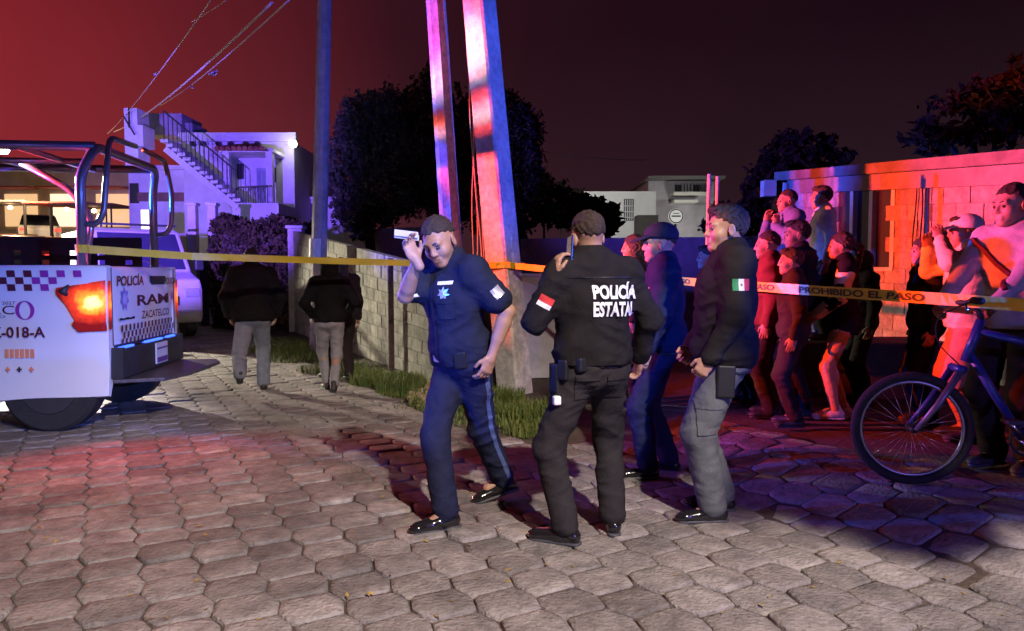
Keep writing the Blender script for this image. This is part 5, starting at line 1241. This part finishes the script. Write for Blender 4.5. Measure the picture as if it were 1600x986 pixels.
    if cap:
        ops = [('add', hell(Hd(0, -.016, .050), (.093, .113, .088), Rh), .02), ('cut', -nrmz(Rh @ v3(0, -.10, 1)), Hd(0, 0, .030))]
        V, F = mesh_sdf(ops, .006); co = np_mesh('cap', V * s, F, cap, root, True)
        ops = [('add', hell(Hd(0, .105, .034), (.082, .085, .018), Rh @ Rx(R(-14))), .01), ('sub', hell(Hd(0, .105, .022), (.086, .09, .017), Rh @ Rx(R(-14))), .004)]
        V, F = mesh_sdf(ops, .004); np_mesh('brim', V * s, F, cap, co, True)
    return made
def world_of(pr, p): return Vector(tuple(pr['loc'] + pr['Ryw'] @ (np.array(p, float) * pr['s'])))
def bvh_of(geo): return BVHTree.FromPolygons([tuple(v) for v in geo[0]], [tuple(int(i) for i in f) for f in geo[1]])
def project(name, pts2, faces, m, pr, geo, c, u, v, d, off=.003):
    """lay flat shapes (2d points in metres) on the garment by casting along d; c,u,v,d local (already scaled)"""
    t = bvh_of(geo) if not isinstance(geo, BVHTree) else geo; c, u, v, d = Vector(c), Vector(u), Vector(v), Vector(d).normalized(); out = []
    for a, b in pts2:
        o = c + u * a + v * b - d * .6; h = t.ray_cast(o, d)
        out.append((h[0] - d * off) if h[0] is not None else c + u * a + v * b)
    me = bpy.data.meshes.new(name); me.from_pydata([tuple(x) for x in out], [], faces); me.update(); return link(name, me, m, pr['root'])
def grid2(w, h, nx=6, ny=6, x0=0, y0=0):
    p = [(x0 + w * i / nx - w / 2, y0 + h * j / ny - h / 2) for j in range(ny + 1) for i in range(nx + 1)]
    return p, [(j * (nx + 1) + i, j * (nx + 1) + i + 1, (j + 1) * (nx + 1) + i + 1, (j + 1) * (nx + 1) + i) for j in range(ny) for i in range(nx)]
def star2(r, n=7, k=.55):
    p = [(math.sin(i * math.pi / n) * (r if i % 2 == 0 else r * k), math.cos(i * math.pi / n) * (r if i % 2 == 0 else r * k)) for i in range(2 * n)] + [(0, 0)]
    return p, [(i, 2 * n, (i + 1) % (2 * n)) for i in range(2 * n)]
def belt(pr, m, z=.075, e=.026, name='belt', f_=1.0):
    T, Rt = pr['T'], pr['Rt']; ops = [('add', ell(T(0, 0, z - .05), v3(.155 * f_ + e, .115 * f_ + e, .17), Rt), .02), ('cut', Rt[:, 2], T(0, 0, z + .024)), ('cut', -Rt[:, 2], T(0, 0, z - .024))]
    V, F = mesh_sdf(ops, .007); return np_mesh(name, V * pr['s'], F, m, pr['root'], True)
def pouch(pr, c, hs, m, name, rot=0):
    V, F = mesh_sdf([('add', rbox(pr['T'](*c), hs, .008, pr['Rt'] @ Rz(rot)), .0)], .005); return np_mesh(name, V * pr['s'], F, m, pr['root'], True)
m_leather = mat('belt_leather', (.012, .012, .013), .5, .1, 20, spec=.3)
m_let = mat('reflective_white', (.78, .78, .76), .5, .08, 60); m_silver = mat('badge_silver', (.6, .6, .62), .3, .1, 20, metal=.6)
m_fg, m_fw, m_fr = mat('flag_green', (.02, .22, .09), .7, .1, 9), mat('flag_white', (.7, .7, .68), .7, .05, 9), mat('flag_red', (.55, .03, .03), .7, .1, 9)

# ------------------------------------------------------------------ 1 the state officer, seen from behind, telephoning
o1 = person('officer seen from behind in black jacket with white back lettering, phoning', (.42, 3.83, 0), 14, 1.71,
    dict(world=True, lean=1, head=(8, 6, -5), ankleR=(.545, 3.93, .085), ankleL=(.28, 3.76, .085), footL=52, footR=-12,
         wristL=P(866, 432, 3.73), elbowL=(-.5, .1, -1), hdirL=(.20, .05, 1), palmL=(1, .1, -.2), curlL=35, wristR=P(1000, 560, 4.02), elbowR=(1, -.7, -.25), curlR=40),
    top=(m_uni_black, .030, .02, 'long'), bottom=(m_uni_trs, .079, .072), shoes=(m_shoe, True), hair='crop', voxel=.0075, fat=1.08)
t_ = bvh_of(o1['top_geo']); s_ = o1['s']; Rt = o1['Rt']; X_, Z_, D_ = Vector(Rt[:, 0]), Vector(Rt[:, 2]), Vector(Rt[:, 1])
for s, zc, w_, h_ in (('POLICÍA', .408, .255, .088), ('ESTATAL', .312, .255, .075)):
    vs, fs = text_mesh(s, .04, 0, True); c = Vector(o1['T'](.075, 0, zc)) * s_
    project('back_lettering', [((a - .5) * w_, (b - .5) * h_) for a, b in vs], fs, m_let, o1, t_, c, X_, Z_, D_, .011)
# sleeve patch, red over white, on the left upper arm
c = Vector((o1['sh'][-1] * .42 + o1['el'][-1] * .58) * s_); ad = Vector(o1['el'][-1] - o1['sh'][-1]).normalized(); dv = Vector((.35, 1, .0)).normalized(); sx_ = ad.cross(dv).normalized()
for (yy, m_, hh) in ((.012, m_fr, .036), (-.018, m_fw, .024)):
    p_, f_ = grid2(.075, hh, 4, 3, 0, 0); project('sleeve_patch', [(a, b - yy) for a, b in p_], f_, m_, o1, t_, c, sx_, ad, dv, .003)
tt = bvh_of(o1['trs_geo'])
for sx in (-.075, .085):
    p_, f_ = grid2(.115, .125, 5, 5); project('back_pocket', p_, f_, m_uni_trs, o1, tt, Vector(o1['T'](sx, 0, -.09)) * s_, X_, Z_, D_, .007)
    p_, f_ = grid2(.119, .03, 5, 2, 0, .052); project('pocket_flap', p_, f_, m_uni_trs, o1, tt, Vector(o1['T'](sx, 0, -.09)) * s_, X_, Z_, D_, .012)
p_, f_ = grid2(.40, .045, 16, 2); project('hem_band', p_, f_, m_uni_black, o1, t_, Vector(o1['T'](0, 0, .05)) * s_, X_, Z_, D_, .008)
p_, f_ = grid2(.34, .006, 14, 1); project('yoke_seam', p_, f_, m_leather, o1, t_, Vector(o1['T'](0, 0, .475)) * s_, X_, Z_, D_, .004)
belt(o1, m_leather, .03, .034, 'belt', 1.08)
pouch(o1, (-.165, -.06, .0), (.030, .022, .045), m_leather, 'belt_pouch', .5); pouch(o1, (-.195, .0, -.05), (.022, .035, .07), m_leather, 'holster', .2); pouch(o1, (-.10, -.125, .03), (.028, .018, .028), m_leather, 'belt_pouch', .3)
pouch(o1, (-.215, -.05, -.16), (.012, .012, .016), m_let, 'key_fob')
ph_c = world_of(o1, o1['wr'][-1] + v3(.06, .03, .11)); mb = MB(); mb.box((0, 0, 0), (.010, .075, .155)); po = mb.build('mobile_phone', mat('phone_black', (.02, .02, .022), .15, .1, 5, coat=.5), bevel=.004)
po.location = P(890, 392, 3.76); po.rotation_euler = (R(-8), R(6), R(14)); tag(po, 'dark mobile phone held to the ear of the officer seen from behind', 'phone')

# ------------------------------------------------------------------ 2 the walking officer
o2 = person('bareheaded officer striding left in navy short sleeved uniform, one hand raised', (-.27, 4.22, 0), 138, 1.76,
    dict(world=True, lean=9, twist=-6, head=(22, 22, 6), hips=(0, .02, .905), ankleR=(-.36, 3.99, .085), ankleL=(-.05, 4.52, .105), footR=-18, footL=-30, fpitchL=14,
         wristR=P(651, 408, 3.92), elbowR=(.55, .3, -1), hdirR=(.25, .35, .9), palmR=(-.9, .1, 0), curlR=30, wristL=P(768, 556, 4.02), elbowL=(-.7, -.7, -.1), curlL=25),
    top=(m_uni_navy, .020, -.01, 'short'), bottom=(m_navytrs, .076, .068), shoes=(m_shoe, True), hair='crop', voxel=.0075, fat=1.08)
t_ = bvh_of(o2['top_geo']); s_ = o2['s']; Rt = o2['Rt']; X_, Z_, D_ = Vector(Rt[:, 0]), Vector(Rt[:, 2]), Vector(Rt[:, 1])
c = Vector(o2['T'](-.085, 0, .40)) * s_; p_, f_ = star2(.038); project('star_badge', p_, f_, m_silver, o2, t_, c, -X_, Z_, -D_, .004)
p_, f_ = grid2(.09, .018, 4, 2, 0, .055); project('name_tape', p_, f_, m_let, o2, t_, c, -X_, Z_, -D_, .004)
p_, f_ = grid2(.07, .018, 4, 2, 0, 0); project('name_tape', p_, f_, m_let, o2, t_, Vector(o2['T'](.09, 0, .40)) * s_, -X_, Z_, -D_, .004)
c = Vector((o2['sh'][-1] * .5 + o2['el'][-1] * .5) * s_); ad = Vector(o2['el'][-1] - o2['sh'][-1]).normalized(); dv = Vector((1, -.35, 0)).normalized(); sx_ = ad.cross(dv).normalized()
p_, f_ = grid2(.06, .06, 4, 4); project('sleeve_patch', p_, f_, m_silver, o2, t_, c, sx_, ad, dv, .003)
for sx in (-.09, .09):
    p_, f_ = grid2(.10, .11, 5, 5); project('chest_pocket', p_, f_, m_uni_navy, o2, t_, Vector(o2['T'](sx, 0, .315)) * s_, -X_, Z_, -D_, .005)
    p_, f_ = grid2(.105, .03, 5, 2, 0, .045); project('pocket_flap', p_, f_, m_uni_navy, o2, t_, Vector(o2['T'](sx, 0, .315)) * s_, -X_, Z_, -D_, .009)
p_, f_ = grid2(.028, .42, 2, 14); project('button_placket', p_, f_, m_uni_navy, o2, t_, Vector(o2['T'](0, 0, .25)) * s_, -X_, Z_, -D_, .005)
belt(o2, m_leather, .045, .026, 'belt', 1.08)
pouch(o2, (.02, .145, .045), (.032, .006, .024), m_silver, 'belt_buckle'); pouch(o2, (.10, .12, .03), (.03, .018, .035), m_leather, 'belt_pouch', -.5); pouch(o2, (-.12, .10, .03), (.028, .02, .04), m_leather, 'belt_pouch', .6); pouch(o2, (.19, -.01, -.03), (.022, .035, .08), m_leather, 'holster')
# lighter stripe down the trouser leg
tt = bvh_of(o2['trs_geo'])
for sd in (1, -1):
    k_, a_, h_ = o2['kn'][sd] * s_, o2['ank'][sd] * s_, (o2['kn'][sd] + (o2['T'](.11 * sd, 0, -.03) - o2['kn'][sd]) * .9) * s_
    pts, fs, n = [], [], 22; path = [Vector(h_).lerp(Vector(k_), i / n) for i in range(n)] + [Vector(k_).lerp(Vector(a_), i / n * .9) for i in range(n + 1)]
    dirv = Vector(Rt @ v3(-1.0 * sd, -.0, 0)).normalized(); side = Vector(Rt @ v3(0, 1, 0)).normalized()
    for p in path:
        for q in (-.016, .016):
            o = p + side * q - dirv * .4; h = tt.ray_cast(o, dirv); pts.append(tuple((h[0] - dirv * .004) if h[0] is not None else p))
    fs = [(2 * i, 2 * i + 1, 2 * i + 3, 2 * i + 2) for i in range(len(path) - 1)]
    me = bpy.data.meshes.new('leg_stripe'); me.from_pydata(pts, [], fs); me.update(); link('leg_stripe', me, cl('stripe_blue', (.07, .10, .24)), o2['root'])
hp_ = world_of(o2, o2['wr'][1] + v3(.03, .035, .12)); mb = MB(); mb.add([(-.07, 0, 0), (.06, .0, -.012), (.06, .05, -.01), (-.07, .05, .004)], [(0, 1, 2, 3)]).add([(-.07, -.0, .012), (.055, 0, .004), (.055, .052, .008), (-.07, .05, .018)], [(0, 1, 2, 3)])
pp = mb.build('folded_paper', mat('paper_white', (.45, .44, .43), .8, .05, 9)); sol = pp.modifiers.new('solid', 'SOLIDIFY'); sol.thickness = .003
pp.location = hp_; pp.rotation_euler = (R(35), R(3), R(8)); tag(pp, 'folded white paper in the raised hand of the striding officer', 'paper')

# ------------------------------------------------------------------ 3 officer with the peaked cap
q = G(1034, 742)
o3 = person('officer in navy uniform and peaked cap looking left, behind the phoning officer', (q.x, q.y, 0), 82, 1.72,
    dict(lean=1, head=(8, 2, 0), wristL=(-.24, .13, .86), elbowL=(-.5, -1, -.2), wristR=(.25, .10, .88), elbowR=(.5, -1, -.2), ankleL=(-.11, .10, .085), ankleR=(.10, -.06, .085)),
    top=(m_uni_navy, .030, -.06, 'long'), bottom=(m_navytrs, .078, .07), shoes=(m_shoe, True), hair='crop', cap=m_uni_navy, voxel=.0075, fat=1.06)
t_ = bvh_of(o3['top_geo']); s_ = o3['s']; Rt = o3['Rt']
p_, f_ = star2(.045); dv = Vector(Rt @ v3(.55, -.84, 0)); uu = Vector(Rt @ v3(.84, .55, 0)); project('star_badge', p_, f_, m_silver, o3, t_, Vector(o3['T'](-.10, .05, .37)) * s_, uu, Vector((0, 0, 1)), dv, .004)
belt(o3, m_leather, -.04, .036, 'belt', 1.06)

# ------------------------------------------------------------------ 4 officer with the flag patch
o4 = person('officer in dark jacket with tricolour sleeve patch and grey trousers, looking left', (1.21, 4.20, 0), 84, 1.77,
    dict(lean=-2, head=(10, 3, 0), wristL=(-.235, .115, .93), elbowL=(-.6, -1, -.1), curlL=50, wristR=(.20, .15, .95), elbowR=(.8, -.7, -.4), curlR=50, ankleL=(-.10, .06, .085), ankleR=(.12, -.02, .085), footL=8, footR=-14),
    top=(m_uni_black, .036, -.06, 'long'), bottom=(m_greytrs, .088, .080), shoes=(m_shoe, True), hair='short', voxel=.0075, fat=1.1)
t_ = bvh_of(o4['top_geo']); s_ = o4['s']; c = Vector((o4['sh'][-1] * .62 + o4['el'][-1] * .38) * s_); ad = Vector((o4['el'][-1] - o4['sh'][-1])).normalized(); dv = Vector((1, .12, 0)).normalized(); uu = Vector((.12, -1, 0)).normalized()
for k, m_ in enumerate((m_fg, m_fw, m_fr)):
    p_, f_ = grid2(.030, .062, 2, 4, (k - 1) * .030, 0); project('flag_patch', p_, f_, m_, o4, t_, c, uu, Vector((0, 0, 1)), dv, .004)
p_, f_ = grid2(.010, .012, 1, 1); project('flag_emblem', p_, f_, mat('emblem_brown', (.2, .12, .05), .7), o4, t_, c, uu, Vector((0, 0, 1)), dv, .006)
tt = bvh_of(o4['trs_geo']); kc = (o4['kn'][-1] * .75 + o4['T'](-.09, 0, -.03) * .25) * s_
p_, f_ = grid2(.14, .18, 5, 5); project('cargo_pocket', p_, f_, m_greytrs, o4, tt, Vector(kc), uu, Vector((0, 0, 1)), dv, .012)
p_, f_ = grid2(.145, .045, 5, 2, 0, .075); project('pocket_flap', p_, f_, m_greytrs, o4, tt, Vector(kc), uu, Vector((0, 0, 1)), dv, .018)
belt(o4, m_leather, -.07, .030, 'belt', 1.1); pouch(o4, (-.19, .02, -.13), (.022, .04, .08), m_leather, 'holster')

# ------------------------------------------------------------------ the people walking away
q = G(398, 612)
person('man in black jacket and pale jeans walking away, left of the two', (q.x, q.y, 0), 24, 1.70,
    dict(lean=7, hips=(0, 0, .915), ankleR=(.11, .10, .085), ankleL=(-.19, -.40, .27), fpitchL=-48, kneeL=(0, 1, .2), wristL=(-.26, .10, .93), wristR=(.27, .05, .93), elbowL=(-.8, -.7, 0), elbowR=(.8, -.7, 0), head=(0, 4, 0)),
    top=(m_blackj, .058, -.06, 'long'), bottom=(m_jean, .082, .074), shoes=(m_shoe2, False), hair='short', voxel=.010, fat=1.15, hood='down')
q = G(517, 610)
person('walker in black hooded jacket and tight grey jeans, beside the block wall', (q.x, q.y, 0), 16, 1.58,
    dict(lean=5, hips=(0, 0, .92), ankleR=(.03, -.20, .10), ankleL=(-.05, .10, .085), fpitchR=-15, wristL=(-.22, .14, .98), wristR=(.22, .14, .98), elbowL=(-.9, -.6, 0), elbowR=(.9, -.6, 0), head=(0, 2, 0)),
    top=(m_blackj, .036, -.02, 'long'), bottom=(m_jean2, .066, .052), shoes=(m_shoe2, False), hair='none', hood='up', voxel=.010, fat=1.04)
q = G(534, 598)
person('person in dark trousers mostly hidden behind the hooded walker', (q.x, q.y + .15, 0), 40, 1.60,
    dict(lean=4, head=(0, 10, 0), ankleL=(-.1, .30, .085), ankleR=(.06, -.05, .085)), top=(m_darkc, .032, -.05, 'long'), bottom=(m_darkc, .072, .066), shoes=(m_shoe2, False), hair='long', voxel=.012)

# ------------------------------------------------------------------ onlookers
def onl(label, px, pytop, Y, yaw, top, bottom, hair='short', base=None, pose=None, shoes=None, cap=None, fat=1.0, voxel=.011, hood=None):
    p = P(px, pytop, Y); z = GZ(p.x, p.y) if base is None else base
    return person(label, (p.x, p.y, z), yaw, max(1.2, p.z - z - .012), pose or {}, top, bottom, shoes, hair, None, cap, voxel, 'onlookers behind the tape', fat, hood)
onl('woman with orange lit face between the phoning officer and the capped one', 996, 368, 7.3, 78, (m_darkc, .024, -.05, 'long'), (m_darkc, .075, .07), 'long', pose=dict(head=(6, 0, 0)))
onl('onlooker whose face shows just left of the officer with the flag patch', 1112, 384, 6.9, 85, (m_redc, .024, -.05, 'long'), (m_darkc, .075, .07), 'short', pose=dict(head=(0, 0, 0)))
onl('man in blue standing raised above the crowd, hand at his mouth', 1236, 297, 7.6, 92, (m_bluec, .034, -.04, 'long'), (m_darkc, .08, .075), 'crop', base=.71, pose=dict(wristR=(.06, .26, 1.38), elbowR=(.7, .2, -.8), hdirR=(0, -.2, 1), wristL=(-.10, .22, 1.33), elbowL=(-.7, .3, -.8), hdirL=(0, -.2, 1)))
onl('boy in white top standing raised beside the window, looking left', 1290, 291, 7.75, 80, (m_whitec, .022, -.04, 'long'), (m_darkc, .08, .075), 'short', base=.71)
onl('heavy onlooker with orange lit bald head, lowest left of the crowd', 1207, 362, 6.35, 70, (m_redc, .035, -.05, 'long'), (m_darkc, .08, .075), 'crop', fat=1.2)
onl('youth with side parted dark hair in the middle of the crowd', 1253, 345, 6.55, 84, (m_darkc, .028, -.05, 'long'), (m_darkc, .08, .075), 'short')
onl('child with orange lit face in front of the youth', 1243, 388, 5.95, 76, (m_darkc, .024, -.05, 'long'), (m_darkc, .07, .066), 'short')
onl('shadowed onlooker half hidden behind the officer with the flag patch', 1176, 372, 7.0, 96, (m_darkc, .026, -.05, 'long'), (m_darkc, .078, .072), 'short')
onl('shadowed onlooker standing just behind the girl with tied hair', 1352, 392, 7.05, 88, (m_darkc, .028, -.05, 'long'), (m_darkc, .078, .072), 'long')
og = onl('girl with tied hair, tan leggings and pale sneakers in the crowd', 1322, 364, 6.25, 72, (m_blackj, .026, -.13, 'long'), (m_tan, .060, .044), 'pony', shoes=(m_sneak, False),
    pose=dict(wristL=(-.16, .24, 1.0), elbowL=(-.8, -.6, -.2), wristR=(.16, .26, 1.0), elbowR=(.8, -.6, -.2), ankleL=(-.07, .06, .085), ankleR=(.09, -.03, .085)))
V, F = mesh_sdf([('add', cone(og['sh'][-1], og['el'][-1], .080, .066), .03), ('add', cone(og['el'][-1], og['wr'][-1], .066, .052), .03)], .012, folds(.005, 2)); np_mesh('sleeve', V * og['s'], F, m_yelc, og['root'], True)
onl('dark haired child in black looking left, in front of the red wall', 1452, 371, 6.0, 78, (m_blackj, .030, -.05, 'long'), (m_blackj, .075, .07), 'long')
oj = onl('onlooker in cream jacket and white cap with arms raised behind the bicycle', 1518, 338, 5.45, 74, (m_yelc, .036, -.04, 'long'), (cl('shorts_orange', (.45, .20, .12)), .075, .07), 'short', cap=m_whitec,
    pose=dict(wristL=(-.14, .24, 1.56), elbowL=(-.8, .35, -.5), hdirL=(.3, .2, .9), wristR=(.18, .25, 1.5), elbowR=(.8, .3, -.6), hdirR=(-.2, .2, .9), shorts=True))
ob = onl('man in white shirt with shoulder strap holding the bicycle, right edge', 1592, 288, 4.62, 118, (cl('cloth_pale', (.34, .33, .34)), .020, -.05, 'long'), (m_darkc, .08, .075), 'crop', voxel=.009, fat=1.0,
    pose=dict(wristL=(-.10, .40, 1.02), elbowL=(-.7, -.6, -.3), curlL=45, wristR=(.22, .38, 1.02), elbowR=(.8, -.6, -.3), curlR=45, head=(-16, 4, 0)))
tb_ = bvh_of(ob['top_geo']); pts = []
for i in range(16):
    t = i / 15; c = ob['T'](.20 - .34 * t, .0, .50 - .30 * t) * ob['s']
    d = Vector(ob['Rt'] @ v3(0, -1, 0))
    h = tb_.ray_cast(Vector(c) - d * .6, d)
    if h[0] is not None: pts.append(h[0] - d * .008)
if len(pts) > 3: MB().tube(pts, .016, 6).build('shoulder_strap', m_redc, ob['root'])

# ------------------------------------------------------------------ bicycle
hubp = P(1424, 676, 4.28); gz_ = GZ(hubp.x, hubp.y); Rw = .33; hub = Vector((hubp.x, 4.28, gz_ + Rw + .012))
bk = empty('bicycle', (hub.x, hub.y, gz_), R(-7), 'blue framed mountain bicycle held at the right edge, front wheel towards the officers', 'bicycle')
m_bfr = mat('bike_blue', (.02, .035, .16), .4, .2, 6, coat=.3)
def bpart(name, m, fn, smooth=True, par=None):
    mb = MB(); fn(mb); o = mb.build(name, m, bk if par is None else par, smooth=smooth); return o
zc = Rw + .012
def bwheel(x, turn=0.0):
    ax = Vector((math.sin(turn), math.cos(turn), 0)); c = Vector((x, 0, zc))
    o = bpart('wheel', m_tyre, lambda b: b.ring(c, ax, Rw - .022, .025, 48, 8))
    bpart('rim', mat('rim_alloy', (.30, .30, .30), .35, .1, 9, metal=.8), lambda b: b.ring(c, ax, Rw - .055, .011, 44, 6), par=o)
    u = Vector((math.cos(turn), -math.sin(turn), 0)); v = Vector((0, 0, 1))
    for k in range(28):
        a = 2 * math.pi * k / 28; e = c + (u * math.cos(a) + v * math.sin(a)) * (Rw - .06); h_ = c + (u * math.cos(a + .6 * (1 if k % 2 else -1)) + v * math.sin(a + .6 * (1 if k % 2 else -1))) * .02 + ax * (.025 if k % 2 else -.025)
        bpart('spoke', mat('spoke_steel', (.5, .5, .5), .3, .1, 9, metal=.9), lambda b: b.tube([h_, e], .0016, 4), par=o)
    bpart('hub', m_black, lambda b: b.tube([c - ax * .05, c + ax * .05], .022, 12), par=o)
    return o
bwheel(0, 0.10); bwheel(1.06)
hd0, hd1 = Vector((.28, 0, .74)), Vector((.36, 0, .98)); bb = Vector((.60, 0, .30)); st_ = Vector((.80, 0, .80)); ra = Vector((1.06, 0, zc))
bpart('frame', m_bfr, lambda b: [b.tube([p, q_], r_, 10) for p, q_, r_ in ((hd0, hd1, .026), (hd0 + Vector((.02, 0, .05)), bb, .024), (hd1 - Vector((.02, 0, .06)), st_, .022), (st_ + Vector((.02, 0, .03)), bb, .02), (bb + Vector((0, .03, 0)), ra + Vector((0, .05, 0)), .012), (bb - Vector((0, .03, 0)), ra - Vector((0, .05, 0)), .012), (st_ + Vector((0, .03, -.02)), ra + Vector((0, .05, 0)), .01), (st_ + Vector((0, -.03, -.02)), ra - Vector((0, .05, 0)), .01))])
for sy in (1, -1): bpart('fork_leg', mat('fork_grey', (.16, .16, .17), .4, .2, 8, metal=.5) if sy < 0 else m_bfr, lambda b: b.tube([(0, sy * .06, zc), (.12, sy * .06, .50), (.24, sy * .055, .70)], [.014, .02, .022], 10))
bpart('fork_crown', m_bfr, lambda b: b.tube([(.24, -.075, .70), (.24, .075, .70)], .024, 10)); bpart('stem', m_black, lambda b: b.tube([hd1, (.34, 0, 1.04), (.24, 0, 1.08)], .018, 8))
hbp = [(.20, -.33, 1.10), (.22, -.2, 1.10), (.24, -.06, 1.08), (.24, .06, 1.08), (.22, .2, 1.10), (.20, .33, 1.10)]
bpart('handlebar', m_black, lambda b: b.tube(hbp, .013, 10))
for a_, b_ in ((0, 1), (5, 4)):
    g0, g1 = Vector(hbp[a_]), Vector(hbp[b_]); bpart('grip', m_tyre, lambda b: b.tube([g0, g1], .02, 10)); bpart('brake_lever', m_chrome, lambda b: b.tube([g0.lerp(g1, .9), g0.lerp(g1, .7) + Vector((-.05, 0, -.02)), g0 + Vector((-.07, 0, -.05))], .007, 6))
bpart('brake_cable', m_cable, lambda b: b.tube(bend([(.18, -.2, 1.08), (.06, -.12, 1.0), (.10, -.05, .85), (.24, -.03, .72)], .1), .004, 6))
bpart('seat_post', m_chrome, lambda b: b.tube([st_, (.83, 0, .92)], .014, 8)); V, F = mesh_sdf([('add', cone((.70, 0, .95), (.93, 0, .95), .03, .07, .5, (0, 0, 1)), .02)], .008); np_mesh('saddle', V, F, m_tyre, bk, True)
cr_ = bpart('chainring', m_black, lambda b: b.ring(bb + Vector((0, -.05, 0)), (0, 1, 0), .085, .008, 24, 6))
for sg_ in (1, -1): bpart('crank', m_chrome, lambda b: b.tube([bb + Vector((0, sg_ * .06, 0)), bb + Vector((sg_ * .12, sg_ * .075, -.12 * sg_))], .011, 8)); bpart('pedal', m_black, lambda b: b.box(bb + Vector((sg_ * .12, sg_ * .13, -.12 * sg_)), (.08, .09, .02)), smooth=False)

# ------------------------------------------------------------------ barrier tape
A_ = TM @ Vector((.21, .90, 1.62)); path = [A_, P(300, 400.5, 7.3), P(470, 406, 8.0), P(650, 411.5, 8.55), Vector((pb2.x - .22, pb2.y - .24, 1.50))]
path2 = [Vector((pb2.x + .0, pb2.y - .26, 1.49)), P(900, 425, 8.1), P(1000, 434, 7.3), P(1100, 442, 6.35), P(1200, 449, 5.5), P(1330, 458, 4.85), P(1470, 467, 4.35), P(1600, 477, 3.98), P(1760, 490, 3.6)]
tp = empty('barrier_tape', tuple(A_ - Vector((0, 0, A_.z))), 0, 'yellow police barrier tape strung from the pickup past the pole to the right', 'barrier tape')
def dens(p, n=10):
    out = []
    for a, b in zip(p[:-1], p[1:]): out += [a.lerp(b, i / n) for i in range(n)]
    return out + [p[-1]]
m_tape = mat('tape_yellow', (.72, .55, .03), .4, .10, 5, coat=.2); m_tink = mat('tape_ink', (.05, .03, .02), .6, .1, 9)
def ribbon(b, p, w=.072):
    base = len(b.v)
    for i, q in enumerate(p):
        tw = .22 * math.sin(i * .37) + .12 * math.sin(i * 1.3); b.v += [tuple(q + Vector((0, -math.sin(tw) * w / 2, math.cos(tw) * w / 2))), tuple(q - Vector((0, -math.sin(tw) * w / 2, math.cos(tw) * w / 2)))]
    for i in range(len(p) - 1): b.f.append((base + 2 * i, base + 2 * i + 1, base + 2 * i + 3, base + 2 * i + 2)); b.mi.append(0)
mb = MB(); ribbon(mb, dens(path)); mb.build('tape_left', m_tape, tp, world=True)
mb = MB(); ribbon(mb, dens(path2)); mb.build('tape_right', m_tape, tp, world=True)
lp = [Vector((pb2.x + .24 * math.cos(a) - .13, pb2.y + .24 * math.sin(a), 1.495 + .01 * math.sin(3 * a))) for a in [2 * math.pi * k / 20 for k in range(21)]]
mb = MB(); ribbon(mb, lp); mb.build('tape_loop', m_tape, tp, world=True)
lp = [TM @ Vector((.21 + .055 * math.cos(a), .86 + .055 * math.sin(a), 1.62)) for a in [2 * math.pi * k / 16 for k in range(17)]]
mb = MB(); ribbon(mb, lp); mb.build('tape_loop', m_tape, tp, world=True)
# printing along the right-hand run
inv = ORG[tp].inverted(); cum = [0]; dp = dens(path2, 10)
for a, b in zip(dp[:-1], dp[1:]): cum.append(cum[-1] + (b - a).length)
def at_len(s):
    for i in range(len(dp) - 1):
        if cum[i + 1] >= s:
            t = (s - cum[i]) / max(1e-6, cum[i + 1] - cum[i]); ii = i + t; tw = .22 * math.sin(ii * .37) + .12 * math.sin(ii * 1.3)
            return dp[i].lerp(dp[i + 1], t), Vector((0, -math.sin(tw), math.cos(tw)))
    return dp[-1], Vector((0, 0, 1))
s = .5
while s < cum[-1] - .95:
    vs_, fs_ = text_mesh('PROHIBIDO EL PASO', .03); pts = []
    for a, b in vs_:
        c, up = at_len(s + a * .92); pts.append(tuple(inv @ (c + up * ((b - .5) * .046) + Vector((-.002, -.004, 0)))))
    me = bpy.data.meshes.new('tape_lettering'); me.from_pydata(pts, [], fs_); me.update(); link('tape_lettering', me, m_tink, tp); s += 1.15
